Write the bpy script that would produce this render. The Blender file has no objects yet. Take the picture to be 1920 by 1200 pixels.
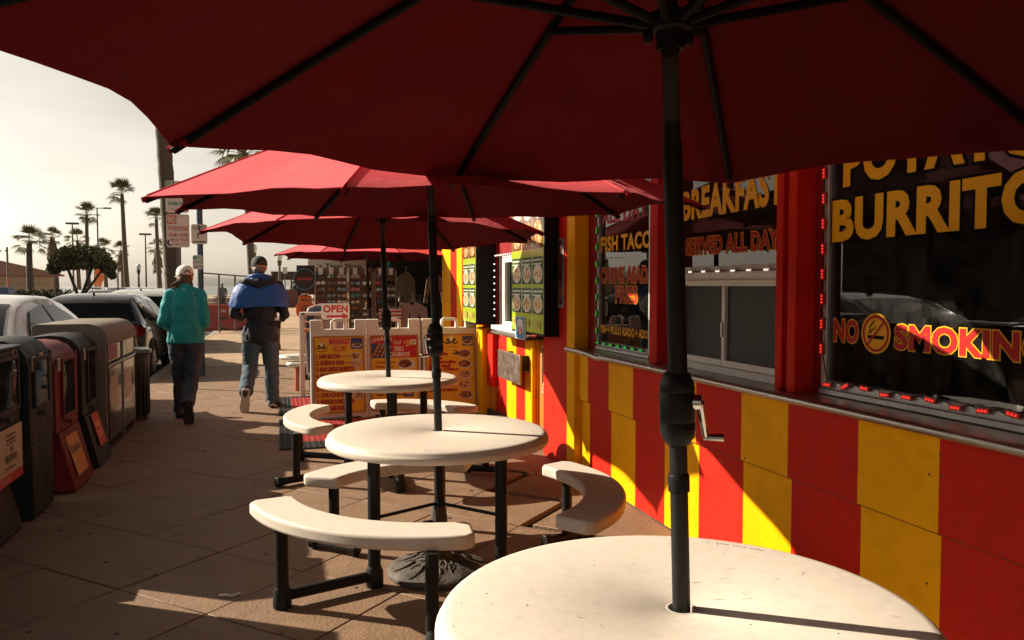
import bpy, bmesh, math, random
from mathutils import Vector, Matrix, Euler, noise
random.seed(7)
R = math.radians
SC = bpy.context.scene
COL = SC.collection

# ------------------------------------------------------------------ camera, sky, sun, exposure
YAW, PITCH, EYE = math.atan(440/1500), math.atan(65/1500), 1.48
cd = bpy.data.cameras.new('camera'); cam = bpy.data.objects.new('camera', cd); COL.objects.link(cam)
cd.sensor_width = 36; cd.lens = 36*1500/1920; cd.clip_end = 3000; cd.clip_start = .05
cam.location = (0, 0, EYE); cam.rotation_euler = (R(90)-PITCH, 0, -YAW)
SC.camera = cam

SUN_DIR = Vector((-.84, .545, 0)).normalized()          # towards the sun, on the ground
SUN_EL = R(28.5)
world = bpy.data.worlds.new('World'); SC.world = world; world.use_nodes = True
nt = world.node_tree; nt.nodes.clear()
N = nt.nodes.new; Lk = nt.links.new
sky = N('ShaderNodeTexSky'); sky.sky_type = 'NISHITA'; sky.sun_disc = False
sky.sun_elevation = SUN_EL; sky.sun_rotation = math.atan2(SUN_DIR.x, SUN_DIR.y)
sky.dust_density = 1.5; sky.air_density = 1.0; sky.ozone_density = 1.0; sky.altitude = 0
bw = N('ShaderNodeRGBToBW'); Lk(sky.outputs[0], bw.inputs[0])
mx = N('ShaderNodeMixRGB'); mx.inputs[0].default_value = .80
Lk(sky.outputs[0], mx.inputs[1]); Lk(bw.outputs[0], mx.inputs[2])
tint = N('ShaderNodeMixRGB'); tint.blend_type = 'MULTIPLY'; tint.inputs[0].default_value = 1
tint.inputs[2].default_value = (1.0, .895, .76, 1); Lk(mx.outputs[0], tint.inputs[1])
tc = N('ShaderNodeTexCoord'); mp = N('ShaderNodeMapping'); mp.inputs['Scale'].default_value = (1.2, 1.2, 4.5)
nz = N('ShaderNodeTexNoise'); nz.inputs['Scale'].default_value = 2.2; nz.inputs['Detail'].default_value = 5
cr = N('ShaderNodeMapRange'); cr.inputs[1].default_value = .35; cr.inputs[2].default_value = .7
cr.inputs[3].default_value = .90; cr.inputs[4].default_value = 1.16
Lk(tc.outputs['Generated'], mp.inputs[0]); Lk(mp.outputs[0], nz.inputs['Vector']); Lk(nz.outputs[0], cr.inputs[0])
cl = N('ShaderNodeMixRGB'); cl.blend_type = 'MULTIPLY'; cl.inputs[0].default_value = 1
Lk(tint.outputs[0], cl.inputs[1]); Lk(cr.outputs[0], cl.inputs[2])
bg = N('ShaderNodeBackground'); bg.inputs[1].default_value = .080; Lk(cl.outputs[0], bg.inputs[0])
wo = N('ShaderNodeOutputWorld'); Lk(bg.outputs[0], wo.inputs[0])

sl = bpy.data.lights.new('sun', 'SUN'); sl.energy = 5.0; sl.angle = R(.5); sl.color = (1.0, .875, .70)
so = bpy.data.objects.new('sun', sl); COL.objects.link(so)
ld = Vector((-SUN_DIR.x*math.cos(SUN_EL), -SUN_DIR.y*math.cos(SUN_EL), -math.sin(SUN_EL)))
so.rotation_euler = ld.to_track_quat('-Z', 'Y').to_euler()
SC.view_settings.view_transform = 'Standard'; SC.view_settings.look = 'None'
SC.view_settings.exposure = .95; SC.view_settings.gamma = 1; SC.view_settings.use_curve_mapping = False
SC.cycles.max_bounces = 8; SC.cycles.transparent_max_bounces = 12

def spot(px, depth, py=None):
    """ground position seen in photo column px at a given distance along the view"""
    a = (px-960)/1500
    f = Vector((math.sin(YAW), math.cos(YAW), 0)); r = Vector((math.cos(YAW), -math.sin(YAW), 0))
    p = f*depth + r*(a*depth)
    if py is not None: p.z = EYE + (535-py)/1500*depth
    return p

# ------------------------------------------------------------------ helpers
def tag(o, label=None, cat=None, group=None, kind=None):
    if label: o['label'] = label
    if cat: o['category'] = cat
    if group: o['group'] = group
    if kind: o['kind'] = kind
    return o

class MB:
    def __init__(s): s.v = []; s.f = []; s.m = []
    def add(s, vs, fs, mi=0):
        b = len(s.v); s.v += [Vector(v) for v in vs]
        for f in fs: s.f.append([b+i for i in f]); s.m.append(mi)
        return s
    def box(s, x0, x1, y0, y1, z0, z1, mi=0):
        return s.add([(x0,y0,z0),(x1,y0,z0),(x1,y1,z0),(x0,y1,z0),(x0,y0,z1),(x1,y0,z1),(x1,y1,z1),(x0,y1,z1)],
                     [(3,2,1,0),(4,5,6,7),(0,1,5,4),(1,2,6,5),(2,3,7,6),(3,0,4,7)], mi)
    def obox(s, c, h, rot=None, mi=0):
        b = len(s.v); s.box(-h[0],h[0],-h[1],h[1],-h[2],h[2],mi)
        for i in range(b, len(s.v)):
            p = s.v[i].copy()
            if rot is not None: p.rotate(rot)
            s.v[i] = p+Vector(c)
        return s
    def rings(s, rs, cap0=True, cap1=True, closed=False, mi=0):
        n = len(rs[0]); b = len(s.v)
        for r in rs: s.v += [Vector(p) for p in r]
        k = len(rs)
        for i in range(k if closed else k-1):
            for j in range(n):
                a0 = b+i*n+j; a1 = b+i*n+(j+1)%n; c0 = b+((i+1)%k)*n+j; c1 = b+((i+1)%k)*n+(j+1)%n
                s.f.append([a0,a1,c1,c0]); s.m.append(mi)
        if not closed:
            if cap0: s.f.append([b+j for j in range(n)][::-1]); s.m.append(mi)
            if cap1: s.f.append([b+(k-1)*n+j for j in range(n)]); s.m.append(mi)
        return s
    def tube(s, pts, rad, n=10, closed=False, mi=0, cap=True):
        pts = [Vector(p) for p in pts]; k = len(pts)
        rad = rad if isinstance(rad, (list, tuple)) else [rad]*k
        rs = []; up = None
        for i, p in enumerate(pts):
            if closed: d = pts[(i+1)%k]-pts[i-1]
            else: d = pts[min(i+1,k-1)]-pts[max(i-1,0)]
            d = d.normalized() if d.length > 1e-9 else Vector((0,0,1))
            if up is None: up = Vector((0,0,1)) if abs(d.z) < .9 else Vector((0,1,0))
            u = (up-d*up.dot(d)).normalized(); w = d.cross(u); up = u
            rs.append([p+(u*math.cos(t)+w*math.sin(t))*rad[i] for t in [2*math.pi*j/n for j in range(n)]])
        return s.rings(rs, cap, cap, closed, mi)
    def cyl(s, p0, p1, r0, r1=None, n=12, mi=0, cap=True):
        return s.tube([p0,p1], [r0, r0 if r1 is None else r1], n, False, mi, cap)
    def lathe(s, c, prof, n=32, mi=0, cap0=False, cap1=False):
        rs = [[(c[0]+r*math.cos(2*math.pi*j/n), c[1]+r*math.sin(2*math.pi*j/n), c[2]+z) for j in range(n)] for r, z in prof]
        return s.rings(rs, cap0, cap1, False, mi)
    def capsule(s, p0, p1, r0, r1, n=12):
        p0, p1 = Vector(p0), Vector(p1); d = (p1-p0)
        d = d.normalized() if d.length > 1e-9 else Vector((0,0,1))
        pts, rad = [], []
        for t in (-89,-60,-30,0): pts.append(p0+d*r0*math.sin(R(t))); rad.append(max(.001,r0*math.cos(R(t))))
        for t in (0,30,60,89): pts.append(p1+d*r1*math.sin(R(t))); rad.append(max(.001,r1*math.cos(R(t))))
        return s.tube(pts, rad, n)
    def ell(s, c, r, rot=None, n=14, m=9, mi=0):
        rs = []
        for i in range(m):
            t = R(-89+178*i/(m-1)); ring = []
            for j in range(n):
                a = 2*math.pi*j/n
                p = Vector((r[0]*math.cos(t)*math.cos(a), r[1]*math.cos(t)*math.sin(a), r[2]*math.sin(t)))
                if rot is not None: p.rotate(rot)
                ring.append(p+Vector(c))
            rs.append(ring)
        return s.rings(rs, mi=mi)
    def prism(s, poly, fn, w0, w1, mi=0):
        n = len(poly)
        vs = [fn(u,v,w0) for u,v in poly]+[fn(u,v,w1) for u,v in poly]
        fs = [list(range(n))[::-1], [n+i for i in range(n)]]+[[i,(i+1)%n,n+(i+1)%n,n+i] for i in range(n)]
        return s.add(vs, fs, mi)
    def xf(s, M, start=0):
        for i in range(start, len(s.v)): s.v[i] = M @ s.v[i]
        return s

def build(name, mb, mats, parent=None, smooth=True, bevel=0, seg=2, ang=35, sub=0, mods=None, label=None):
    me = bpy.data.meshes.new(name)
    off = Vector((0,0,0))
    if parent is None:
        xs = [v.x for v in mb.v]; ys = [v.y for v in mb.v]; zs = [v.z for v in mb.v]
        off = Vector(((min(xs)+max(xs))/2, (min(ys)+max(ys))/2, min(zs)))
    me.from_pydata([tuple(v-off) for v in mb.v], [], mb.f)
    mats = mats if isinstance(mats, (list, tuple)) else [mats]
    for m in mats: me.materials.append(m)
    if len(mats) > 1: me.polygons.foreach_set('material_index', [min(i, len(mats)-1) for i in mb.m])
    bm = bmesh.new(); bm.from_mesh(me); bmesh.ops.recalc_face_normals(bm, faces=bm.faces); bm.to_mesh(me); bm.free()
    if smooth:
        me.polygons.foreach_set('use_smooth', [True]*len(me.polygons)); me.set_sharp_from_angle(angle=R(ang))
    o = bpy.data.objects.new(name, me); COL.objects.link(o); o.location = off
    if parent is not None: attach(o, parent)
    if bevel:
        b = o.modifiers.new('bevel', 'BEVEL'); b.width = bevel; b.segments = seg; b.limit_method = 'ANGLE'; b.angle_limit = R(40)
    if sub:
        b = o.modifiers.new('sub', 'SUBSURF'); b.levels = sub; b.render_levels = sub
    if label: o['label'] = label
    return o

def attach(o, parent):
    o.parent = parent
    o.matrix_parent_inverse = Matrix.Translation(-parent.location) if parent.parent is None else Matrix.Identity(4)

def thing(name, label, cat, loc=(0,0,0), group=None, kind=None):
    o = bpy.data.objects.new(name, None); COL.objects.link(o); o.location = loc; o.empty_display_size = .1
    return tag(o, label, cat, group, kind)

def piece(name, me, parent, loc, rot=(0,0,0), scale=(1,1,1)):
    """another copy of a shared mesh as a part"""
    o = bpy.data.objects.new(name, me); COL.objects.link(o); attach(o, parent)
    o.location = loc; o.rotation_euler = rot; o.scale = scale
    return o

def dup(o, loc=None, rotz=None, label=None, parent=None):
    c = o.copy(); COL.objects.link(c)
    if parent is not None: c.parent = parent
    if loc is not None: c.location = loc
    if rotz is not None: c.rotation_euler = (0,0,rotz)
    if label: c['label'] = label
    for ch in list(o.children): dup(ch, parent=c)
    return c

# ------------------------------------------------------------------ materials
MATS = {}
def mat(name, col, rough=.6, metal=0, var=.0, vscale=8, bump=0, bscale=60, coat=0, spec=.5, dirt=None, dscale=3, damt=.5):
    if name in MATS: return MATS[name]
    m = bpy.data.materials.new(name); m.use_nodes = True; t = m.node_tree
    b = t.nodes['Principled BSDF']; b.inputs['Roughness'].default_value = rough; b.inputs['Metallic'].default_value = metal
    b.inputs['Coat Weight'].default_value = coat; b.inputs['Specular IOR Level'].default_value = spec
    c4 = (*col, 1); b.inputs['Base Color'].default_value = c4
    if var or bump or dirt:
        tcn = t.nodes.new('ShaderNodeTexCoord'); out = None
        if var:
            n = t.nodes.new('ShaderNodeTexNoise'); n.inputs['Scale'].default_value = vscale; n.inputs['Detail'].default_value = 6; n.inputs['Roughness'].default_value = .65
            t.links.new(tcn.outputs['Object'], n.inputs['Vector'])
            r = t.nodes.new('ShaderNodeMapRange'); r.inputs[1].default_value = .3; r.inputs[2].default_value = .7; r.inputs[3].default_value = 1-var; r.inputs[4].default_value = 1+var
            t.links.new(n.outputs[0], r.inputs[0])
            x = t.nodes.new('ShaderNodeMixRGB'); x.blend_type = 'MULTIPLY'; x.inputs[0].default_value = 1; x.inputs[1].default_value = c4
            t.links.new(r.outputs[0], x.inputs[2]); out = x.outputs[0]
            rr = t.nodes.new('ShaderNodeMapRange'); rr.inputs[1].default_value = .3; rr.inputs[2].default_value = .7; rr.inputs[3].default_value = max(0,rough-.1); rr.inputs[4].default_value = min(1,rough+.12)
            t.links.new(n.outputs[0], rr.inputs[0]); t.links.new(rr.outputs[0], b.inputs['Roughness'])
        if dirt:
            n2 = t.nodes.new('ShaderNodeTexNoise'); n2.inputs['Scale'].default_value = dscale; n2.inputs['Detail'].default_value = 8; n2.inputs['Roughness'].default_value = .7
            t.links.new(tcn.outputs['Object'], n2.inputs['Vector'])
            r2 = t.nodes.new('ShaderNodeMapRange'); r2.inputs[1].default_value = .5; r2.inputs[2].default_value = .72; r2.inputs[3].default_value = 0; r2.inputs[4].default_value = damt
            t.links.new(n2.outputs[0], r2.inputs[0])
            x2 = t.nodes.new('ShaderNodeMixRGB'); x2.inputs[1].default_value = c4; x2.inputs[2].default_value = (*dirt, 1)
            if out: t.links.new(out, x2.inputs[1])
            t.links.new(r2.outputs[0], x2.inputs[0]); out = x2.outputs[0]
        if out: t.links.new(out, b.inputs['Base Color'])
        if bump:
            n3 = t.nodes.new('ShaderNodeTexNoise'); n3.inputs['Scale'].default_value = bscale; n3.inputs['Detail'].default_value = 4
            t.links.new(tcn.outputs['Object'], n3.inputs['Vector'])
            bp = t.nodes.new('ShaderNodeBump'); bp.inputs['Strength'].default_value = bump; bp.inputs['Distance'].default_value = .02
            t.links.new(n3.outputs[0], bp.inputs['Height']); t.links.new(bp.outputs[0], b.inputs['Normal'])
    MATS[name] = m
    return m

def emit(name, col, s):
    if name in MATS: return MATS[name]
    m = mat(name, col, .4); b = m.node_tree.nodes['Principled BSDF']
    b.inputs['Emission Color'].default_value = (*col, 1); b.inputs['Emission Strength'].default_value = s
    return m

def glass(name, tintc=(.55,.56,.55), ior=1.5):
    m = bpy.data.materials.new(name); m.use_nodes = True; t = m.node_tree; t.nodes.clear()
    fr = t.nodes.new('ShaderNodeFresnel'); fr.inputs[0].default_value = ior
    tr = t.nodes.new('ShaderNodeBsdfTransparent'); tr.inputs[0].default_value = (*tintc, 1)
    gl = t.nodes.new('ShaderNodeBsdfGlossy'); gl.inputs['Roughness'].default_value = .004
    mxs = t.nodes.new('ShaderNodeMixShader'); o = t.nodes.new('ShaderNodeOutputMaterial')
    t.links.new(fr.outputs[0], mxs.inputs[0]); t.links.new(tr.outputs[0], mxs.inputs[1]); t.links.new(gl.outputs[0], mxs.inputs[2])
    tcn = t.nodes.new('ShaderNodeTexCoord'); n = t.nodes.new('ShaderNodeTexNoise'); n.inputs['Scale'].default_value = 7; n.inputs['Detail'].default_value = 8; n.inputs['Roughness'].default_value = .7; n.inputs['Distortion'].default_value = 1.2
    r = t.nodes.new('ShaderNodeMapRange'); r.inputs[1].default_value = .40; r.inputs[2].default_value = .75; r.inputs[3].default_value = .004; r.inputs[4].default_value = .055
    df = t.nodes.new('ShaderNodeBsdfDiffuse'); df.inputs[0].default_value = (.5,.47,.42,1); ms = t.nodes.new('ShaderNodeMixShader')
    t.links.new(tcn.outputs['Object'], n.inputs['Vector']); t.links.new(n.outputs[0], r.inputs[0]); t.links.new(r.outputs[0], ms.inputs[0]); t.links.new(mxs.outputs[0], ms.inputs[1]); t.links.new(df.outputs[0], ms.inputs[2]); t.links.new(ms.outputs[0], o.inputs[0])
    MATS[name] = m
    return m

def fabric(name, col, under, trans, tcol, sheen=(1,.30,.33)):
    """outer face coloured as if sunlit, inner face darkened as if in shade"""
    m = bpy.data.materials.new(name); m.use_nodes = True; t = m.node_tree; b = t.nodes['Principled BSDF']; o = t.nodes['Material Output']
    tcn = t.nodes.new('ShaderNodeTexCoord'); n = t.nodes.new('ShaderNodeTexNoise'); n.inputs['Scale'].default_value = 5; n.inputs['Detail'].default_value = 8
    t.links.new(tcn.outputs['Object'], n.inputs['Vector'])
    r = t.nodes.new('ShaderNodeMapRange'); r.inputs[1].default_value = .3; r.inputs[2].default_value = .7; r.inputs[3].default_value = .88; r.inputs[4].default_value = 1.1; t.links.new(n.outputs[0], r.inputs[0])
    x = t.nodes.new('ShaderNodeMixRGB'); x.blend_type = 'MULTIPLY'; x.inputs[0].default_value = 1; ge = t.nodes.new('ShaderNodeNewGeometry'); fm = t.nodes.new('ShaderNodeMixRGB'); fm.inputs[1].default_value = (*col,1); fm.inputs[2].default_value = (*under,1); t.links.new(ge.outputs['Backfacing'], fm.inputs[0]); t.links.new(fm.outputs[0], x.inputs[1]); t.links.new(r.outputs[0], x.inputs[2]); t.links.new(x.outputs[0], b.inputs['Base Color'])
    b.inputs['Roughness'].default_value = .9; b.inputs['Specular IOR Level'].default_value = .1; b.inputs['Sheen Weight'].default_value = .12; b.inputs['Sheen Roughness'].default_value = .35; b.inputs['Sheen Tint'].default_value = (*sheen,1)
    tl = t.nodes.new('ShaderNodeBsdfTranslucent'); tl.inputs[0].default_value = (*tcol,1)
    n2 = t.nodes.new('ShaderNodeTexNoise'); n2.inputs['Scale'].default_value = 14; n2.inputs['Detail'].default_value = 3; t.links.new(tcn.outputs['Object'], n2.inputs['Vector'])
    bp = t.nodes.new('ShaderNodeBump'); bp.inputs['Strength'].default_value = .15; bp.inputs['Distance'].default_value = .02; t.links.new(n2.outputs[0], bp.inputs['Height']); t.links.new(bp.outputs[0], b.inputs['Normal'])
    s = t.nodes.new('ShaderNodeMixShader'); s.inputs[0].default_value = trans; t.links.new(b.outputs[0], s.inputs[1]); t.links.new(tl.outputs[0], s.inputs[2]); t.links.new(s.outputs[0], o.inputs[0])
    MATS[name] = m
    return m

def food(name, c1, c2, c3, sc=30):
    """printed picture of food: blotches of three colours"""
    if name in MATS: return MATS[name]
    m = bpy.data.materials.new(name); m.use_nodes = True; t = m.node_tree; b = t.nodes['Principled BSDF']; b.inputs['Roughness'].default_value = .35
    tcn = t.nodes.new('ShaderNodeTexCoord'); n = t.nodes.new('ShaderNodeTexNoise'); n.inputs['Scale'].default_value = sc; n.inputs['Detail'].default_value = 5; n.inputs['Distortion'].default_value = .6
    t.links.new(tcn.outputs['Object'], n.inputs['Vector'])
    r = t.nodes.new('ShaderNodeValToRGB'); e = r.color_ramp.elements
    e[0].position = .34; e[0].color = (*c1,1); e[1].position = .68; e[1].color = (*c3,1); k = e.new(.5); k.color = (*c2,1)
    t.links.new(n.outputs[0], r.inputs[0]); t.links.new(r.outputs[0], b.inputs['Base Color'])
    MATS[name] = m
    return m

# ------------------------------------------------------------------ lettering
_TXT = {}
def txt_data(s, off=0.0, shear=0.0, space=1.0, res=3):
    k = (s, off, shear, space, res)
    if k in _TXT: return _TXT[k]
    c = bpy.data.curves.new('t', 'FONT'); c.body = s; c.size = 1; c.offset = off; c.shear = shear; c.space_character = space; c.resolution_u = res; c.fill_mode = 'FRONT'
    o = bpy.data.objects.new('t', c); COL.objects.link(o)
    dg = bpy.context.evaluated_depsgraph_get(); me = bpy.data.meshes.new_from_object(o.evaluated_get(dg))
    vs = [(v.co.x, v.co.y) for v in me.vertices]; fs = [list(p.vertices) for p in me.polygons]
    bpy.data.objects.remove(o); bpy.data.curves.remove(c); bpy.data.meshes.remove(me)
    _TXT[k] = (vs, fs)
    return vs, fs

def letters(mb, s, box, fn, w=0.0, off=.02, shear=0, mi=0, ref=None, curve=None):
    """fit string s into box (u0,u1,v0,v1); fn(u,v,w)->point. ref = thin version whose box is used (for outlines)"""
    sp_ = 1.0+1.7*min(.06, max(0, ref if ref is not None else off))
    vs, fs = txt_data(s, off, shear, sp_)
    rv = txt_data(s, ref if ref is not None else off, shear, sp_)[0]
    a0 = min(v[0] for v in rv); a1 = max(v[0] for v in rv); b0 = min(v[1] for v in rv); b1 = max(v[1] for v in rv)
    u0, u1, v0, v1 = box
    out = []
    for x, y in vs:
        t = (x-a0)/(a1-a0); q = (y-b0)/(b1-b0)
        u = u0+t*(u1-u0); v = v0+q*(v1-v0)
        if curve: v += curve(t, q)
        out.append(fn(u, v, w))
    mb.add(out, fs, mi)

def wallfn(X):        # writing on a surface at x = X read from the street; u = -y
    return lambda u, v, w: (X-w, -u, v)

# ------------------------------------------------------------------ common materials
RED = mat('red_paint', (.58,.020,.008), .55, spec=.12, var=.10, vscale=6, bump=.2, bscale=70, dirt=(.34,.012,.008), dscale=7, damt=.3)
YEL = mat('yellow_paint', (.95,.44,.0005), .55, spec=.10, var=.08, vscale=6, bump=.2, bscale=70, dirt=(.60,.25,.004), dscale=7, damt=.3)
ORG = mat('orange_paint', (.55,.16,.01), .5, var=.1, bump=.1)
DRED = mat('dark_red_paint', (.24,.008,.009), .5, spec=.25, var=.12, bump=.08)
STEEL = mat('brushed_steel', (.42,.39,.36), .33, 1, var=.05, vscale=6, bump=.02, bscale=60)
ALU = mat('aluminium_frame', (.55,.55,.54), .42, .6, var=.08)
WHITEF = mat('white_frame', (.78,.77,.73), .45, var=.06, dirt=(.4,.36,.3), dscale=6, damt=.4)
BLACK = mat('black_plastic', (.008,.008,.008), .5, var=.2, spec=.18)
BLACKM = mat('black_metal', (.009,.0088,.0085), .48, 0, var=.25, vscale=30, bump=.05, bscale=120, spec=.3)
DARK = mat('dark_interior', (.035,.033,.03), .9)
SCREEN = mat('insect_screen', (.020,.021,.021), .55, var=.2, vscale=40)
GLASS = glass('window_glass')
TYEL = mat('yellow_vinyl', (.85,.42,.008), .5, spec=.2); TRED = mat('red_vinyl', (.42,.014,.010), .5, spec=.2); TBLK = mat('black_vinyl', (.008,.008,.008), .7, spec=.05)
LEDR = emit('red_led', (1,.03,.02), .75); LEDG = emit('green_led', (.03,1,.10), .28); LEDW = emit('white_led', (1,.93,.8), .6)
LEDBR = mat('red_led_case', (.5,.05,.03), .35); LEDBG = mat('green_led_case', (.05,.22,.07), .35)
BULBR = LEDR

# ------------------------------------------------------------------ ground, sidewalk, road
SLABM = mat('paving_concrete', (.218,.128,.072), .72, var=.22, vscale=3.0, bump=.30, bscale=60, dirt=(.10,.062,.040), dscale=2.0, damt=.65)
JOINT = mat('paving_joint', (.035,.026,.020), .95, var=.3)
ASPH = mat('asphalt', (.055,.052,.048), .85, var=.25, vscale=5, bump=.4, bscale=200)
KERB = mat('kerb_concrete', (.30,.25,.20), .8, var=.15, bump=.2)
SAND = mat('sand', (.42,.33,.23), .95, var=.12, vscale=.6, bump=.2, bscale=5)

def paving_far():
    m = bpy.data.materials.new('scored_concrete'); m.use_nodes = True; t = m.node_tree; b = t.nodes['Principled BSDF']; b.inputs['Roughness'].default_value = .8
    g = t.nodes.new('ShaderNodeNewGeometry'); mpp = t.nodes.new('ShaderNodeMapping'); mpp.inputs['Rotation'].default_value = (0,0,R(45))
    t.links.new(g.outputs['Position'], mpp.inputs[0])
    br = t.nodes.new('ShaderNodeTexBrick'); br.offset = 0; br.inputs['Scale'].default_value = 1; br.inputs['Mortar Size'].default_value = .006
    br.inputs['Brick Width'].default_value = .615; br.inputs['Row Height'].default_value = .615; br.inputs['Color1'].default_value = (.40,.265,.16,1); br.inputs['Color2'].default_value = (.36,.24,.145,1); br.inputs['Mortar'].default_value = (.15,.10,.06,1)
    t.links.new(mpp.outputs[0], br.inputs['Vector'])
    n = t.nodes.new('ShaderNodeTexNoise'); n.inputs['Scale'].default_value = 1.3; n.inputs['Detail'].default_value = 7; t.links.new(g.outputs['Position'], n.inputs['Vector'])
    r = t.nodes.new('ShaderNodeMapRange'); r.inputs[1].default_value = .3; r.inputs[2].default_value = .7; r.inputs[3].default_value = .8; r.inputs[4].default_value = 1.15; t.links.new(n.outputs[0], r.inputs[0])
    x = t.nodes.new('ShaderNodeMixRGB'); x.blend_type = 'MULTIPLY'; x.inputs[0].default_value = 1; t.links.new(br.outputs['Color'], x.inputs[1]); t.links.new(r.outputs[0], x.inputs[2]); t.links.new(x.outputs[0], b.inputs['Base Color'])
    return m
PFAR = paving_far()

g = MB().box(-1500,1500,-400,2500,-2.2,-.32)
tag(build('ground', g, SAND, smooth=False), kind='structure')
r = MB().box(-9.5,-2.0,-25,44,-.30,-.125)
road = tag(build('road', r, ASPH, smooth=False), kind='structure')
lot = tag(build('parking_lot', MB().box(-60,-9.5,-25,70,-.30,-.13).box(-9.5,-2.0,44,70,-.30,-.129), ASPH, smooth=False), kind='structure')
kb = MB().box(-2.0,-1.85,-25,43,-.28,.0).box(-2.0,4,43,43.15,-.28,.0)
tag(build('kerb', kb, KERB, bevel=.02), kind='structure')
PAVE_END = 15.6
sw = MB().box(-1.85,9,-12,PAVE_END,-.28,-.032)
side = tag(build('sidewalk', sw, JOINT, smooth=False), kind='structure')
tag(build('far_sidewalk', MB().box(-1.85,9,PAVE_END,43,-.28,0).box(-14,40,72,74,-.28,.0), PFAR, smooth=False), kind='structure')
tag(build('promenade', MB().box(-1.85,40,43.15,72,-.28,-.004), PFAR, smooth=False), kind='structure')

def clip(poly, a, b, c):          # keep a*x+b*y <= c
    out = []
    for i in range(len(poly)):
        p, q = poly[i], poly[(i+1)%len(poly)]
        dp = a*p[0]+b*p[1]-c; dq = a*q[0]+b*q[1]-c
        if dp <= 0: out.append(p)
        if dp*dq < 0:
            t = dp/(dp-dq); out.append((p[0]+t*(q[0]-p[0]), p[1]+t*(q[1]-p[1])))
    return out
S2 = math.sqrt(.5); SP = .615
slabs = []
for i in range(-12, 40):
    for j in range(-20, 40):
        u0 = 2.45+i*SP; v0 = 2.91+j*SP; gp = .003
        cs = [(u0+gp,v0+gp),(u0+SP-gp,v0+gp),(u0+SP-gp,v0+SP-gp),(u0+gp,v0+SP-gp)]
        P0 = [((u-v)*S2, (u+v)*S2) for u, v in cs]
        q = P0
        for h in ((-1,0,1.85),(1,0,2.27),(0,-1,-1.3),(0,1,PAVE_END)): q = clip(q, *h) if len(q) > 2 else []
        if len(q) < 3: continue
        ar = abs(sum(q[k][0]*q[(k+1)%len(q)][1]-q[(k+1)%len(q)][0]*q[k][1] for k in range(len(q))))/2
        if ar < .004: continue
        cx = sum(p[0] for p in q)/len(q); cy = sum(p[1] for p in q)/len(q)
        full = ar > SP*SP*.96
        slabs.append((cy, cx, q, full))
slabs.sort(key=lambda s: abs(s[0]-6))
proto_slab = None
rs = random.Random(3)
rest = MB()
for k, (cy, cx, q, full) in enumerate(slabs):
    dz = rs.uniform(-.0016,.0012)
    if k >= 295:
        rest.prism(q, lambda u,v,w: (u,v,w), -.034, dz); continue
    if full and proto_slab is not None:
        o = piece('paving_slab', proto_slab, side, (cx,cy,dz), (0,0,rs.choice((0,1,2,3))*R(90)))
        b = o.modifiers.new('bevel','BEVEL'); b.width = .003; b.segments = 1
    else:
        mb = MB().prism([(p[0]-cx,p[1]-cy) for p in q], lambda u,v,w: (u,v,w), -.034, 0)
        o = build('paving_slab', mb, SLABM, side, bevel=.003, seg=1); attach(o, side); o.location = (cx,cy,dz)
        if full: proto_slab = o.data
if rest.v: tag(build('paving_slab_remainder', rest, SLABM, side, smooth=False), kind='stuff')
# chewing gum and dropped scraps
gm = MB()
for k in range(90):
    x = rs.uniform(-1.3,2.1); y = rs.uniform(1.5,13); a = rs.uniform(.008,.022)
    gm.lathe((x,y,.0), [(a,.0),(a*.8,.0022),(.001,.0026)], 8, cap1=True)
tag(build('gum_spots', gm, mat('old_gum', (.05,.04,.032), .8)), kind='stuff')
lt = MB().tube([(-.28,3.99,.006),(-.25,3.97,.012),(-.22,3.965,.006),(-.19,3.985,.008)], .006, 6)
tag(build('paper_scrap', lt, mat('white_paper', (.75,.72,.66), .7)), 'small curled scrap of white paper on the shaded paving', 'litter')

# ------------------------------------------------------------------ taco shop
shop = thing('taco_shop', 'taco shop with red and yellow striped walls and dark lettered windows', 'shop', (2.26,5,0))
XL, XU, XG = 2.262, 2.242, 2.335
edges = [5.80,5.61,5.21,4.81,4.39,3.98,3.53,3.14,2.68,2.27,1.85,1.43,1.0,.58,.16,-.26,-.68,-1.1,-1.52,-1.94,-2.36,-2.78,-3.2,-3.6]
for i in range(len(edges)-1):
    m = YEL if i % 2 == 0 else RED
    sh = lambda k: .0 if k in (0, len(edges)-1) else (.002, -.003, .003, .0, -.002)[k % 5]
    y1, y0 = edges[i], edges[i+1]
    build('wall_panel', MB().box(XU,XU+.05,y0+sh(i+1),y1+sh(i),.598,.978), m, shop, smooth=False)
    build('wall_panel', MB().box(XL,XL+.05,y0-sh(i+1),y1-sh(i),.012,.592), m, shop, smooth=False)
build('lap_shade_line', MB().box(XU-.0006,XU+.03,-3.6,5.80,.5945,.5976), mat('seam_shade', (.13,.030,.008), .8, var=.3), shop, smooth=False)  # dark strip painting the shadow line under the panel overlap
pc = MB(); rp_ = random.Random(21)
for k in range(70):
    y = rp_.uniform(1.4,5.7); z = rp_.uniform(.03,.95) if k % 2 else rp_.uniform(.02,.2); xx = (XL if z < .598 else XU)-.0008; a = rp_.uniform(.002,.008)
    pc.add([(xx, y+a*math.cos(q)*rp_.uniform(.5,1.2), z+a*.8*math.sin(q)*rp_.uniform(.5,1.2)) for q in [2*math.pi*i/7 for i in range(7)]], [list(range(7))])
tag(build('paint_chips', pc, mat('bare_chip', (.14,.07,.04), .8), shop, smooth=False), kind='stuff')
build('footing', MB().box(2.275,2.40,-3.6,11.6,-.01,.09), mat('dirty_footing', (.05,.03,.02), .9, var=.3), shop)
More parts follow.
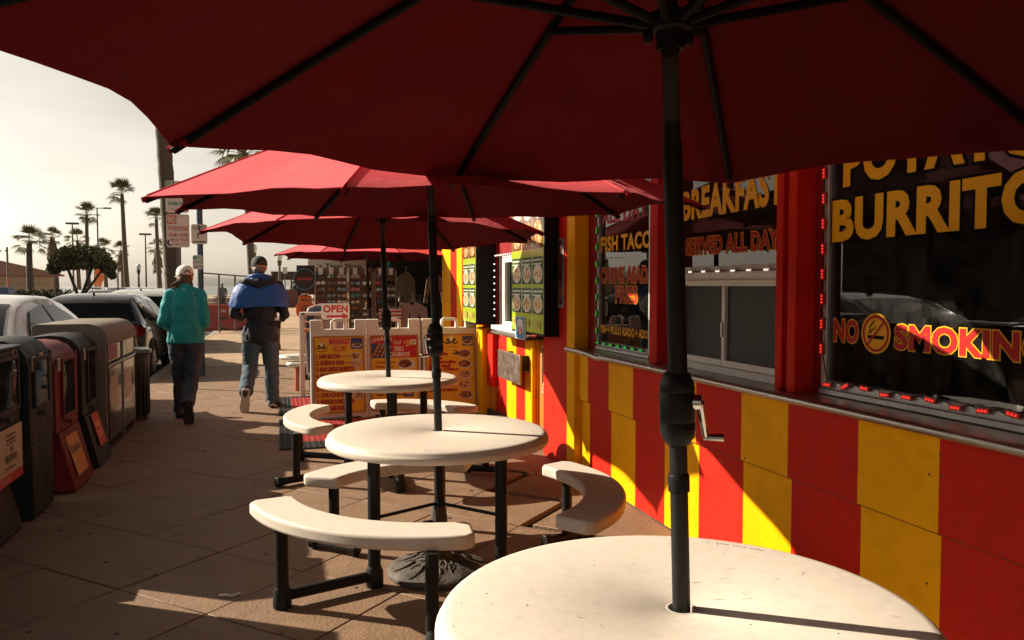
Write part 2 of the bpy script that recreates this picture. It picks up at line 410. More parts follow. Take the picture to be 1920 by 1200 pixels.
# steel ledge with a rolled front edge, slightly dented near its far end
lg = MB().box(2.145,2.332,-3.6,5.795,.985,.999)
ys = [-3.6,.5,2,3,4,4.9,5.1,5.15,5.3,5.5,5.795]; dz = [0,0,0,0,0,0,-.006,-.014,-.002,.004,.004]
lg.tube([(2.135,y,.984+z) for y, z in zip(ys,dz)], .019, 12)
build('counter_ledge', lg, STEEL, shop, bevel=.003)
# posts and reveals
build('window_post', MB().box(2.215,2.42,4.42,4.525,1.0,2.45), RED, shop, bevel=.004)
build('window_post', MB().box(2.215,2.42,3.165,3.215,1.0,2.45), RED, shop, bevel=.004)
build('window_post', MB().box(2.215,2.42,3.065,3.125,1.0,2.45), RED, shop, bevel=.004)
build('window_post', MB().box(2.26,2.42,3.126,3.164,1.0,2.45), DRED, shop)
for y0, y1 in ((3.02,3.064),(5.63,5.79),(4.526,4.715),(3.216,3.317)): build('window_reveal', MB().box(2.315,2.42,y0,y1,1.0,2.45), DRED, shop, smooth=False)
build('fascia', MB().box(2.18,2.44,-3.6,6.62,2.45,3.15), RED, shop, bevel=.006)
build('pilaster', MB().box(2.205,2.45,5.80,5.97,.0,2.448), YEL, shop, bevel=.005)
build('pilaster', MB().box(2.225,2.45,5.971,6.61,.0,2.448), RED, shop, bevel=.005)

def window(y0, y1, z0, z1, rail=.035, mid=None, m=ALU):
    f = MB()
    x0, x1 = 2.318, 2.36
    f.box(x0,x1,y0,y0+rail,z0,z1).box(x0,x1,y1-rail,y1,z0,z1).box(x0,x1,y0+rail,y1-rail,z0,z0+rail).box(x0,x1,y0+rail,y1-rail,z1-rail,z1)
    f.box(x0-.012,x1-.002,y0+.004,y1-.004,z0-.024,z0-.001)
    fr = build('window', f, m, shop, bevel=.003)
    build('pane', MB().box(XG,XG+.006,y0+rail-.004,y1-rail+.004,z0+rail-.004,z1-rail+.004), GLASS, fr, smooth=False)
    return fr
w_taco = window(4.716,5.629,1.026,2.44)
w_brk = window(3.318,4.525,1.556,2.44, .03, m=WHITEF)
w_bur = window(.6,3.019,1.026,2.44)
build('wall_panel', MB().box(2.25,2.42,-3.6,.598,1.0,2.448), RED, shop, smooth=False)
# serving hatch under the breakfast window
hf = MB().box(2.312,2.37,3.318,4.525,1.476,1.553).box(2.30,2.312,3.318,4.525,1.50,1.51)
for y0, y1 in ((3.318,3.35),(3.82,3.85),(4.49,4.525)): hf.box(2.316,2.36,y0,y1,1.04,1.475)
hf.box(2.314,2.362,3.35,3.819,1.04,1.075).box(2.314,2.362,3.851,4.489,1.04,1.075).box(2.30,2.365,3.318,4.525,1.0,1.039)
hatch = build('serving_hatch', hf, WHITEF, shop, bevel=.003)
build('screen', MB().box(2.335,2.341,3.352,3.818,1.077,1.474), SCREEN, hatch, smooth=False)
build('screen', MB().box(2.343,2.349,3.852,4.488,1.077,1.474), SCREEN, hatch, smooth=False)
build('handle', MB().box(2.305,2.316,3.828,3.842,1.20,1.28), ALU, hatch)

fnG = wallfn(XG)
def sign_letters(win, name, items, mats):
    mb = MB()
    for it in items: letters(mb, *it[0], **it[1])
    build(name, mb, mats, win, smooth=False)
# burrito window
mb = MB(); O = .055
for s, bx in (('POTATO', (-2.91,-1.95,1.895,2.09)), ('BURRITO', (-2.975,-1.925,1.665,1.85))):
    mb = MB()
    cv = (lambda t, q: .015*math.sin(math.pi*t)) if s == 'POTATO' else (lambda t, q: .012*t)
    letters(mb, s, bx, fnG, .002, .095, mi=1, ref=.048, curve=cv); letters(mb, s, bx, fnG, .0035, .048, mi=0, curve=cv)
    build('lettering', mb, [TYEL, TBLK], w_bur, smooth=False)
mb = MB()
for s, bx in (('NO', (-2.955,-2.80,1.235,1.335)), ('SMOKING', (-2.595,-1.93,1.228,1.328))):
    letters(mb, s, bx, fnG, .002, .080, mi=0, ref=.045); letters(mb, s, bx, fnG, .0035, .045, mi=1)
cu, cv0, cr_ = -2.70, 1.284, .075
def disc(mb, cu, cv, ru, rv, fn, w, mi, n=28, r_in=0):
    if r_in:
        vs = []; fs = []
        for k in range(n):
            a = 2*math.pi*k/n; vs += [fn(cu+ru*math.cos(a), cv+rv*math.sin(a), w), fn(cu+ru*r_in*math.cos(a), cv+rv*r_in*math.sin(a), w)]
        for k in range(n): fs.append([2*k, 2*((k+1)%n), 2*((k+1)%n)+1, 2*k+1])
        mb.add(vs, fs, mi)
    else: mb.add([fn(cu+ru*math.cos(2*math.pi*k/n), cv+rv*math.sin(2*math.pi*k/n), w) for k in range(n)], [list(range(n))], mi)
def qd(mb, u0, u1, v0, v1, fn, w, mi): mb.add([fn(u0,v0,w),fn(u1,v0,w),fn(u1,v1,w),fn(u0,v1,w)], [[0,1,2,3]], mi)
def bar2(mb, a, b, th, fn, w, mi):
    d = Vector((b[0]-a[0], b[1]-a[1])).normalized(); n = Vector((-d.y,d.x))*th/2
    mb.add([fn(a[0]+n.x,a[1]+n.y,w),fn(b[0]+n.x,b[1]+n.y,w),fn(b[0]-n.x,b[1]-n.y,w),fn(a[0]-n.x,a[1]-n.y,w)], [[0,1,2,3]], mi)
disc(mb, cu, cv0, cr_+.008, cr_+.008, fnG, .0018, 0); disc(mb, cu, cv0, cr_, cr_, fnG, .0026, 1, r_in=.84)
qd(mb, cu-.045, cu+.048, cv0-.022, cv0-.008, fnG, .0030, 2)
for k in range(7):
    a = k/7; b2 = (k+1)/7
    f = lambda t: (cu-.042+.006*math.sin(t*9)+.03*t, cv0+.0+.055*t)
    bar2(mb, f(a), f(b2), .006, fnG, .0030, 2)
    f2 = lambda t: (cu-.03+.005*math.sin(t*9+1)+.03*t, cv0+.0+.03*t)
    bar2(mb, f2(a), f2(b2), .005, fnG, .0031, 2)
bar2(mb, (cu-.05,cv0-.052), (cu+.05,cv0+.052), .011, fnG, .0036, 1)
build('no_smoking_lettering', mb, [TYEL, TRED, TBLK], w_bur, smooth=False)
# taco window
mb = MB(); letters(mb, 'ALL DAY', (-5.57,-4.80,1.93,2.05), fnG, .002, .03, mi=1); build('lettering', mb, [TYEL, TRED], w_taco, smooth=False)
mb = MB(); letters(mb, 'FISH TACOS', (-5.585,-4.66,1.725,1.84), fnG, .003, .04, mi=0); build('lettering', mb, [TYEL, TRED], w_taco, smooth=False)
for s, bx in (('CARNE ASADA', (-5.585,-4.70,1.495,1.61)), ('FRIES', (-5.315,-4.945,1.355,1.475))):
    mb = MB()
    letters(mb, s, bx, fnG, .002, .072, mi=0, ref=.038); letters(mb, s, bx, fnG, .0035, .038, mi=1); build('lettering', mb, [TYEL, TRED], w_taco, smooth=False)
mb = MB(); letters(mb, 'FISH + POLLO ASADO + ADOBADA', (-5.585,-4.62,1.125,1.185), fnG, .003, .04, mi=0)
build('lettering', mb, [TYEL, TRED], w_taco, smooth=False)
# breakfast window
mb = MB()
letters(mb, 'BREAKFAST', (-4.33,-3.33,1.86,2.035), fnG, .003, .045, mi=0, curve=lambda t, q: .03*t*q+.01*t); build('lettering', mb, [TYEL, TRED], w_brk, smooth=False)
mb = MB(); letters(mb, 'SERVED ALL DAY', (-4.285,-3.36,1.655,1.755), fnG, .002, .072, mi=0, ref=.038); letters(mb, 'SERVED ALL DAY', (-4.285,-3.36,1.655,1.755), fnG, .0035, .038, mi=1)
build('lettering', mb, [TYEL, TRED], w_brk, smooth=False)

# LED strings
def led_string(label, pts, wire, case, led, along):
    t = thing('led_string', label, 'light string', pts[0], 'light strings on the shop windows')
    build('wire', MB().tube(wire, .0025, 5), BLACK, t)
    for k, p in enumerate(pts):
        a = along[k]; rot = Euler((a,0,0))
        mb = MB().obox(p, (.006,.026,.010), rot, 0)
        for q in (-.014,0,.014):
            o = Vector((-.007,q,0)); o.rotate(rot); mb.ell(Vector(p)+o, (.004,.0045,.0045), None, 6, 5, 1)
        build('led_module', mb, [case, led], t)
    return t
pv = [(2.308,3.000,z) for z in (1.20,1.31,1.42,1.53,1.64,1.75,1.86,1.97,2.08)]
ph = [(2.306,2.955-.115*k,1.052+.006*((k*7)%3-1)) for k in range(14)]
led_string('string of glowing red light modules round the burrito window frame', pv+ph, [p for p in pv[::-1]]+[(2.31,2.96-.0575*k,1.052+(.012 if k%2 else -.006)) for k in range(27)], LEDBR, LEDR, [R(90)]*len(pv)+[R(-25 if k==1 else rs.uniform(-9,9)) for k in range(14)])
pv = [(2.308,5.60,1.14+.125*k) for k in range(9)]; ph = [(2.306,5.57-.125*k,1.05) for k in range(7)]
led_string('string of small green light modules round the fish taco window frame', pv+ph, pv[::-1]+ph, LEDBG, LEDG, [R(90)]*9+[0]*7)
ph = [(2.300,4.46-.15*k,1.557) for k in range(8)]
led_string('row of white light modules above the serving hatch', ph, ph, WHITEF, LEDW, [0]*8)

# second section with the ordering window, third section
XS = 2.33
def stripe(y0, y1, z0, z1, m, x=XS): build('wall_panel', MB().box(x,x+.06,y0,y1,z0,z1), m, shop, smooth=False)
stripe(6.611,7.05,.0,1.0,ORG); stripe(7.051,7.16,.0,1.0,YEL,2.31); stripe(7.161,7.48,.0,.98,YEL); stripe(7.481,7.79,.0,.98,RED); stripe(7.791,8.14,.0,.98,YEL); stripe(8.141,8.50,.0,.98,RED); stripe(8.501,8.75,.36,.98,RED,2.27)
stripe(8.501,8.75,.0,.359,ORG,2.30)
stripe(6.611,7.30,1.0,2.448,RED); stripe(7.301,8.50,1.80,2.448,DRED); stripe(8.501,9.0,1.0,2.448,RED)
build('pilaster', MB().box(2.215,2.40,8.751,9.0,0,1.0), YEL, shop, bevel=.006)
build('pilaster', MB().box(2.26,2.40,9.001,9.12,0,1.0), RED, shop, bevel=.006)
stripe(9.121,9.6,0,1.0,YEL); stripe(9.001,9.6,1.001,2.448,RED)
for y0, y1, m in ((9.601,10.29,RED),(10.291,10.6,YEL),(10.601,11.0,RED),(11.001,11.6,YEL)): stripe(y0,y1,.0,2.448,m)
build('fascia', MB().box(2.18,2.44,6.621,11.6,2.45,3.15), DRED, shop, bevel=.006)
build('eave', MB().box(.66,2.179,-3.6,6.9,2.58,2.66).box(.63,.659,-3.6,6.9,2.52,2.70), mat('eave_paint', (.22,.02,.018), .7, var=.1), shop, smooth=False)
build('drain_pipe', MB().cyl((2.285,7.08,.0),(2.285,7.08,.97),.022), YEL, shop)
build('counter_ledge', MB().box(2.13,2.329,6.84,8.06,.982,1.008), mat('dark_ledge', (.10,.085,.07), .4, var=.2), shop, bevel=.006)
of = MB().box(2.31,2.36,7.31,7.36,1.06,1.79).box(2.31,2.36,8.16,8.24,1.06,1.79).box(2.31,2.36,7.361,8.159,1.06,1.10).box(2.31,2.36,7.361,8.159,1.72,1.79).box(2.20,2.36,7.31,8.30,1.012,1.058)
ow = build('order_window', of, WHITEF, shop, bevel=.004)
build('pane', MB().box(2.34,2.346,7.362,8.158,1.102,1.718), GLASS, ow, smooth=False)
build('door_panel', MB().box(2.325,2.37,8.241,8.50,1.0,1.80), mat('dark_brown_panel', (.05,.025,.02), .5, var=.2), shop)
# structure behind the front
build('roof', MB().box(2.2,7.2,-3.65,11.65,3.151,3.30), mat('roof_felt', (.10,.09,.08), .9), shop, smooth=False)
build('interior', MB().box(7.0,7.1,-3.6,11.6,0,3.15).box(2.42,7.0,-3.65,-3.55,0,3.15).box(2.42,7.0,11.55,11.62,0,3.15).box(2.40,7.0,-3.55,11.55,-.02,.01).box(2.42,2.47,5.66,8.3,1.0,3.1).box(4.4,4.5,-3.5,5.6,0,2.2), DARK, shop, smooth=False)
ku = MB()
for k in range(6): ku.box(4.0,4.35,.2+k*.8,.85+k*.8,.0,.95+.25*(k%3))
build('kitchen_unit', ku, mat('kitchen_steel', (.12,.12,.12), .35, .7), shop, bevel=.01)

# lightbox menus: things hung on the wall
def lit(m, k):
    b = m.node_tree.nodes['Principled BSDF']; n = b.inputs['Base Color']
    if n.links: m.node_tree.links.new(n.links[0].from_socket, b.inputs['Emission Color'])
    else: b.inputs['Emission Color'].default_value = n.default_value
    b.inputs['Emission Strength'].default_value = k
    return m
FG = mat('menu_green', (.28,.36,.02), .3); FDK = mat('menu_dark_green', (.03,.06,.03), .3); FLT = mat('menu_pale', (.62,.60,.42), .3); FBR = mat('menu_brown', (.16,.06,.025), .3)
FOODA = food('taco_print', (.10,.03,.01), (.45,.22,.06), (.75,.62,.35)); FOODB = food('rice_print', (.25,.06,.02), (.55,.28,.08), (.80,.70,.50)); FOODC = food('meat_print', (.05,.015,.01), (.22,.06,.03), (.48,.22,.10))
PLATE = mat('plate_print', (.62,.58,.52), .35)
LBM = [lit(mat('lit_green',(.34,.42,.03),.12),.10), lit(mat('lit_dark_green',(.04,.08,.04),.12),.08), lit(mat('lit_pale',(.6,.58,.4),.12),.10), lit(mat('lit_brown',(.16,.06,.025),.12),.06), lit(food('lit_taco',(.10,.03,.01),(.45,.22,.06),(.75,.62,.35)),.10), lit(mat('lit_plate',(.6,.56,.5),.12),.10), lit(food('lit_rice',(.25,.06,.02),(.55,.28,.08),(.80,.70,.50)),.10)]
def lightbox(label, y0, y1, z0, z1, x0, x1, cols):
    t = thing('menu_lightbox', label, 'menu board', (x1,(y0+y1)/2,z0), 'lit menu boards on the shop wall')
    c = MB().box(x0,x1,y0,y1,z0,z1)
    build('case', c, BLACK, t, bevel=.006)
    fn = wallfn(x0-.001); f = MB(); q = .02
    qd(f, -y1+q, -y0-q, z0+q, z1-q, fn, .001, 0)
    W = (y1-y0-2*q)/cols; H = z1-z0-2*q
    for k in range(cols):
        u0 = -y1+q+k*W
        qd(f, u0+.01, u0+W-.01, z0+q+.62*H, z1-q-.01, fn, .002, 3)
        for v0, v1 in ((.36,.56),(.14,.33)):
            qd(f, u0+.012, u0+W-.012, z0+q+v0*H, z0+q+v1*H, fn, .002, 1)
            disc(f, u0+W/2, z0+q+(v0+.38*(v1-v0))*H, W*.40, .34*(v1-v0)*H, fn, .0028, 5); disc(f, u0+W/2, z0+q+(v0+.38*(v1-v0))*H, W*.32, .26*(v1-v0)*H, fn, .0034, 4+2*((k+int(v0*10))%2), 16)
            for b in range(2): qd(f, u0+.03, u0+W-.03-.03*b, z0+q+(v1-.03-.028*b)*H, z0+q+(v1-.018-.028*b)*H, fn, .0028, 2)
        for b in range(3): disc(f, u0+W*(.25+.25*b), z0+q+.065*H, W*.07, .035*H, fn, .003, (6,4,3)[b], 10)
        for b in range(3): disc(f, u0+W*.5+.01*b, z0+q+(.68+.1*b)*H, W*.36, .045*H, fn, .003, (4,6,5)[b], 14)
        if k: qd(f, u0-.004, u0+.004, z0+q, z1-q, fn, .0036, 2)
    build('menu_face', f, LBM, t, smooth=False)
    cov = mat('acrylic', (.5,.5,.5), .1)
    return t
lightbox('wide green and yellow lit menu board on the red wall by the pilaster', 6.21, 7.17, 1.055, 2.25, 2.10, 2.328, 3)
lightbox('narrow pale green menu board farther along the striped wall', 8.56, 9.22, 1.045, 2.25, 2.10, 2.328, 2)
# other prints and panels on the wall
def poster(name, label, y0, y1, z0, z1, x, items, mats, frame=None, cat='poster'):
    t = thing(name, label, cat, (x,(y0+y1)/2,z0))
    build('backing', MB().box(x,x+.006,y0,y1,z0,z1), frame or WHITEF, t, smooth=False)
    f = MB(); fn = wallfn(x-.0006)
    for it in items:
        if it[0] == 'q': qd(f, -y1+it[1]*(y1-y0), -y1+it[2]*(y1-y0), z0+it[3]*(z1-z0), z0+it[4]*(z1-z0), fn, it[6], it[5])
        elif it[0] == 'd': disc(f, -y1+it[1]*(y1-y0), z0+it[2]*(z1-z0), it[3]*(y1-y0), it[4]*(z1-z0), fn, it[6], it[5], 20)
        elif it[0] == 't': letters(f, it[1], (-y1+it[2]*(y1-y0),-y1+it[3]*(y1-y0),z0+it[4]*(z1-z0),z0+it[5]*(z1-z0)), fn, it[7], .03, mi=it[6])
    build('print', f, mats, t, smooth=False)
    return t
BLUEP = mat('blue_print', (.05,.30,.55), .4); PALE = mat('pale_print', (.75,.72,.66), .4); REDP = mat('red_print', (.55,.03,.03), .4); DKP = mat('dark_print', (.05,.03,.03), .35)
poster('drink_poster', 'small light blue poster of drinks hanging below the menu board', 6.70, 7.0, 1.0, 1.20, 2.085, [('q',.04,.96,.03,.97,0,.0005),('d',.5,.55,.34,.36,1,.001),('q',.3,.44,.2,.55,2,.0016),('q',.56,.70,.2,.55,2,.0016),('q',.2,.8,.78,.86,1,.0016)], [BLUEP, PALE, REDP])
poster('framed_menu', 'dim framed menu poster on the red pilaster above the ledge', 6.08, 6.33, 1.30, 1.86, 2.215, [('q',.08,.92,.04,.97,0,.0005),('d',.5,.25,.38,.18,1,.001),('q',.2,.8,.55,.9,2,.001)], [DKP, FOODC, FBR], ALU)
poster('churro_poster', 'tall photo poster of churros low on the orange wall', 6.66, 6.95, .50, .92, 2.322, [('q',.02,.98,.02,.98,0,.0005)]+[('q',.25+.11*k,.33+.11*k,.05,.70+.05*(k%3),1,.001+.0003*k) for k in range(5)]+[('d',.5,.12,.45,.14,2,.003)], [DKP, mat('churro_print', (.62,.36,.17), .5, var=.3, vscale=30), FOODA])
poster('window_sticker', 'strip of white notices stuck on the red wall', 9.13, 9.30, .62, .95, 2.318, [('q',.1,.9,.1,.45,0,.0005),('q',.1,.9,.55,.9,1,.0005)], [PALE, mat('pink_print', (.6,.2,.16), .5)], cat='notice')
fs = thing('folding_shelf', 'grey weathered metal shelf folded down on the yellow and red wall', 'shelf', (2.25,7.6,.6))
build('shelf_panel', MB().box(2.20,2.222,7.24,8.03,.53,.815), mat('worn_metal', (.20,.16,.13), .45, .7, var=.3, vscale=10, dirt=(.08,.05,.03), bump=.1), fs, bevel=.004)
build('bracket', MB().box(2.223,2.33,7.35,7.39,.65,.80), BLACKM, fs)
build('bracket', MB().box(2.223,2.33,7.90,7.94,.65,.80), BLACKM, fs)
wl = [(2.27,8.42,1.15+.07*k) for k in range(9)]+[(2.27,8.38-.08*k,1.80) for k in range(11)]
bt = thing('bulb_string', 'string of tiny white bulbs round the order window', 'light string', wl[0])
mbw = MB()
for p in wl: mbw.ell(p, (.009,.009,.009), None, 6, 5)
build('bulb', mbw, LEDW, bt); build('wire', MB().tube(wl,.003,5), BLACK, bt)

# ------------------------------------------------------------------ picnic tables
PLAST = mat('almond_plastic', (.655,.575,.49), .5, var=.05, vscale=45, bump=.05, bscale=260, dirt=(.40,.33,.26), dscale=16, damt=.22, spec=.15)
def make_table(label, cx, cy, rot):
    t = thing('picnic_table', label, 'picnic table', (0,0,0), 'round picnic tables along the shop')
    zt = .737
    top = MB().lathe((0,0,zt), [(.030,-.05),(.030,-.002),(.033,0),(.528,0),(.545,-.003),(.556,-.012),(.560,-.024),(.563,-.0255),(.566,-.030),(.566,-.050),(.560,-.058),(.50,-.058),(.48,-.03),(.03,-.03)], 96)
    build('tabletop', top, PLAST, t, ang=50)
    sc = MB(); rq = random.Random(31)
    for k in range(34):
        r0 = .52*math.sqrt(rq.random()); a0 = rq.uniform(0,6.28); c = Vector((r0*math.cos(a0), r0*math.sin(a0), zt+.0006)); L = rq.uniform(.006,.05); an = rq.uniform(0,3.14); d = Vector((math.cos(an),math.sin(an),0)); n = Vector((-d.y,d.x,0))*rq.uniform(.0004,.0012)
        if r0 > .08: sc.add([c-d*L/2, c+n, c+d*L/2, c-n], [[0,1,2,3]])
    for k in range(16):
        r0 = .5*math.sqrt(rq.random())+.05; a0 = rq.uniform(0,6.28); q0 = rq.uniform(.0012,.003); sc.lathe((r0*math.cos(a0), r0*math.sin(a0), zt+.0005), [(q0,0),(q0*.5,q0*.3),(.0002,q0*.35)], 6)
    tag(build('scratches', sc, mat('table_scuff', (.22,.17,.13), .7), t, smooth=False), kind='stuff')
    md = MB()
    for g0 in (70, 252):
        for k in range(14):
            if k % 5 != 4: a1 = R(g0+1.1*k); md.box(-.0035,.0035,-.002,.002,0,.0012); md.xf(Matrix.Translation((.505*math.cos(a1),.505*math.sin(a1),zt)) @ Matrix.Rotation(a1,4,'Z'), len(md.v)-8)
    build('moulded_marks', md, mat('mould_mark', (.40,.34,.28), .6), t, smooth=False)
    mk = MB().lathe((0,0,zt+.0004), [(.031,0),(.037,.0)], 24)
    build('hole_rim', mk, mat('hole_rim_plastic', (.55,.5,.44), .5), t)
    P = lambda r, a, z: Vector((r*math.cos(R(a)), r*math.sin(R(a)), z))
    legs = []
    for b in range(3):
        a = 104+120*b
        # bench seat: arc with rounded ends
        ri, ro, sp = ((.60, .835, 41),(.785, 1.0, 39.5),(.745, .957, 42.5))[b]; a += (0, 4, 1)[b]; sx, sy = ((0,0),(.055,.18),(0,0))[b]
        na = 22
        outer = [(ro, a-sp+3+ (2*sp-6)*k/na) for k in range(na+1)]
        inner = [(ri, a+sp-1.5-(2*sp-3)*k/na) for k in range(na+1)]
        poly = [(r*math.cos(R(q)), r*math.sin(R(q))) for r, q in outer]
        poly += [((ro-.03)*math.cos(R(a+sp-.6)), (ro-.03)*math.sin(R(a+sp-.6))), ((ri+.03)*math.cos(R(a+sp)), (ri+.03)*math.sin(R(a+sp)))]
        poly += [(r*math.cos(R(q)), r*math.sin(R(q))) for r, q in inner]
        poly += [((ri+.03)*math.cos(R(a-sp)), (ri+.03)*math.sin(R(a-sp))), ((ro-.03)*math.cos(R(a-sp+.6)), (ro-.03)*math.sin(R(a-sp+.6)))]
        sb = MB().prism([(p[0]+sx, p[1]+sy) for p in poly], lambda u,v,w: (u,v,w), .376, .440); a = 104+120*b
        build('bench_seat', sb, PLAST, t, bevel=.016, seg=4, ang=60)
        aA, aB = a-26, a+33
        # leg A: tied to a table leg by a tube on the ground
        p = P(.82 if b else .74, aA, 0); q = P(.36, aA, 0)
        build('bench_leg', MB().cyl(p+Vector((0,0,.03)), p+Vector((0,0,.382)), .030, n=16).lathe((p.x,p.y,.0),[(.030,.0),(.041,.004),(.043,.02),(.041,.075),(.031,.10)],16,cap0=True), BLACKM, t)
        build('table_leg', MB().cyl(q+Vector((0,0,.03)), q+Vector((0,0,.70)), .031, n=16).lathe((q.x,q.y,.0),[(.030,.0),(.042,.004),(.044,.02),(.042,.08),(.032,.105)],16,cap0=True), BLACKM, t)
        build('ground_tube', MB().cyl(p+Vector((0,0,.055)), q+Vector((0,0,.055)), .026, n=14), BLACKM, t)
        # leg B: T foot
        p = P(.83 if b else .68, aB, 0); d = Vector((-math.sin(R(aB)), math.cos(R(aB)), 0))
        tt = MB().cyl(p+Vector((0,0,.05)), p+Vector((0,0,.382)), .029, n=16)
        build('bench_leg', tt, BLACKM, t)
        e = P(1,aB,0)
        ft = MB()
        p0, p1 = p-e*.15+Vector((0,0,.038)), p+e*.15+Vector((0,0,.038))
        ft.cyl(p0,p1,.027,n=14)
        for s0, s1 in ((p0-e*.012,p0+e*.03),(p1-e*.03,p1+e*.012)): ft.cyl(s0,s1,.036,n=14)
        build('bench_foot', ft, BLACKM, t, bevel=.004)
        legs.append(q)
    br = MB()
    for q in legs: br.cyl((q.x,q.y,.34), (0,0,.36), .009, n=8)
    build('brace', br, BLACKM, t)
    build('under_frame', MB().lathe((0,0,.69),[(.05,.0),(.36,.0),(.36,.016),(.05,.016)],24), BLACKM, t)
    t.location = (cx,cy,0); t.rotation_euler.z = R(rot)
    return t
t2 = make_table('middle round almond table with three curved benches in the sun', .785, 4.02, 0)
t1 = dup(t2, (.885,1.63,0), R(-34), 'nearest round almond table, closest to the burrito window')
t3 = dup(t2, (.86,6.50,0), R(-50), 'farthest round almond table standing before the sandwich boards')

# ------------------------------------------------------------------ umbrellas
CANV = fabric('red_canvas', (.66,.10,.115), (.085,.0045,.0065), .006, (.6,.03,.03))  # sunlit top and shaded underside painted in as two face colours
RIBM = mat('umbrella_rib_paint', (.0045,.004,.004), .6, spec=.12)
DCANV = mat('dark_red_hem', (.20,.012,.017), .9, spec=.05)
CHROME = mat('chrome', (.62,.60,.57), .18, 1)
STONE = mat('resin_stone', (.06,.047,.036), .75, var=.35, vscale=12, bump=.3, bscale=40, dirt=(.16,.13,.10), dscale=9, damt=.6)
def make_umbrella(label, x, y, a0, zr, za, tilt_dir, tilt, crank_a, Rr=1.37, sag=.05, seed=1, base=True, lean=1.7):
    t = thing('patio_umbrella', label, 'umbrella', (x,y,0), 'red patio umbrellas in a row')
    rn = random.Random(seed)
    ax = Vector((-math.sin(R(tilt_dir)), math.cos(R(tilt_dir)), 0))
    T = Matrix.Translation((x,y,za)) @ Matrix.Rotation(R(tilt), 4, ax) @ Matrix.Translation((0,0,-za))
    zf = lambda u: za-(za-zr)*(u**1.12)
    nu, nv = 12, 8
    cm = MB(); idx = {}
    for k in range(8):
        ang = R(a0+45*k); pull = sag+rn.uniform(-.012,.02); lift = rn.uniform(.0,.03)
        for i in range(nu+1):
            u = .025+.975*i/nu
            for j in range(nv):
                s = j/nv; q = 1-(2*s-1)**2
                a = ang+R(45)*s
                r = Rr*u*math.cos(R(22.5))/math.cos(a-ang-R(22.5))
                r *= 1-pull*q*u**3
                wr = .009*math.sin(9*s+seed*2+k*3)*math.sin(math.pi*s)*u**2 + .005*math.sin(23*u+7*k)*q + .005*math.sin(38*s*(1.2-u)+k)*u**3*math.sin(math.pi*s)**.5
                z = zf(u)-.012*q*math.sin(math.pi*u)+lift*q*u**4+wr
                idx[(k,i,j)] = len(cm.v); cm.v.append(Vector((r*math.cos(a), r*math.sin(a), z)))
    for k in range(8):
        for i in range(nu):
            for j in range(nv):
                k2, j2 = (k,j+1) if j+1 < nv else ((k+1)%8,0)
                cm.f.append([idx[(k,i,j)],idx[(k2,i,j2)],idx[(k2,i+1,j2)],idx[(k,i+1,j)]]); cm.m.append(0)
    cm.xf(T)
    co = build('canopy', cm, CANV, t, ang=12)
    if sum(p.normal.z for p in co.data.polygons) < 0: co.data.flip_normals()
    # hem
    hem = MB(); pts = []
    for k in range(8):
        for j in range(nv): pts.append(cm.v[idx[(k,nu,j)]])
    hem.tube(pts, .0022, 5, closed=True); build('hem', hem, DCANV, t)
    vt = MB().lathe((0,0,za+.012), [(.34,-.115),(.30,-.10),(.05,.012),(.0,.02)], 16).xf(T); vo = build('vent_cap', vt, CANV, t)
    if sum(p.normal.z for p in vo.data.polygons) < 0: vo.data.flip_normals()
    for k in range(8):
        a = R(a0+45*k); c, s = math.cos(a), math.sin(a)
        rp = []
        for i in range(7):
            u = .05+.945*i/6; rp.append(T@Vector((Rr*u*c, Rr*u*s, zf(u)-.017)))
        rb = build('rib', MB().tube(rp, .0125, 8), RIBM, t)
        sm = MB().tube([T@Vector((Rr*u*c, Rr*u*s, zf(u)+.002)) for u in (.25,.4,.55,.7,.85,.99)], .0035, 5); build('seam', sm, CANV, rb)
        tp = MB().tube([T@Vector((Rr*.955*c,Rr*.955*s,zf(.955)-.017)), T@Vector((Rr*1.004*c,Rr*1.004*s,zf(1.004)-.010))], [.0155,.011], 8)
        build('rib_pocket', tp, DCANV, rb)
        st = MB().tube([T@Vector((.045*c,.045*s,zr+.18)), T@Vector((Rr*.40*c,Rr*.40*s,zf(.40)-.03))], .0115, 8)
        build('strut', st, RIBM, t)
    rz = zr+.165
    hub = MB().lathe((0,0,rz), [(.022,-.045),(.030,-.045),(.032,-.005),(.046,.0),(.050,.022),(.044,.036),(.022,.040)], 20)
    for k in range(2): hub.ell((.05*(-1)**k,.008,-.015+rz), (.013,.013,.017), None, 8, 6)
    hub.xf(T); build('runner', hub, BLACK, t)
    th = MB().lathe((0,0,za-.05), [(.022,-.04),(.04,-.035),(.045,.0),(.03,.03),(.01,.05),(.0,.05)], 16).xf(T); build('top_hub', th, BLACK, t)
    build('pole', MB().cyl((x,y,.02),(x,y,1.14),.0205,n=20), BLACKM, t)
    ptop = T @ Vector((0,0,za)); pr = T @ Vector((0,0,1.9))
    build('upper_pole', MB().tube([(x,y,1.14),T@Vector((0,0,1.40)),ptop],.0185,18), BLACKM, t)
    sl = MB().tube([T@Vector((0,0,z)) for z in (1.28,1.50,1.80)], .0215, 18); build('pole_sleeve', sl, BLACK, t)
    build('pole_label', MB().tube([T@Vector((0,0,z)) for z in (1.845,1.985)], .0192, 18), mat('grey_label', (.05,.05,.048), .25), t)
    ch = MB().lathe((x,y,1.13), [(.021,-.012),(.026,-.012),(.037,.006),(.0405,.022),(.0405,.036),(.0385,.039),(.0405,.042),(.0405,.105),(.0385,.108),(.0405,.111),(.039,.128),(.030,.150),(.022,.156)], 28)
    build('crank_housing', ch, BLACK, t, ang=50)
    build('pole_collar', MB().lathe((x,y,1.01), [(.0206,0),(.0245,0),(.0245,.035),(.0225,.040),(.0206,.04)], 24), BLACK, t)
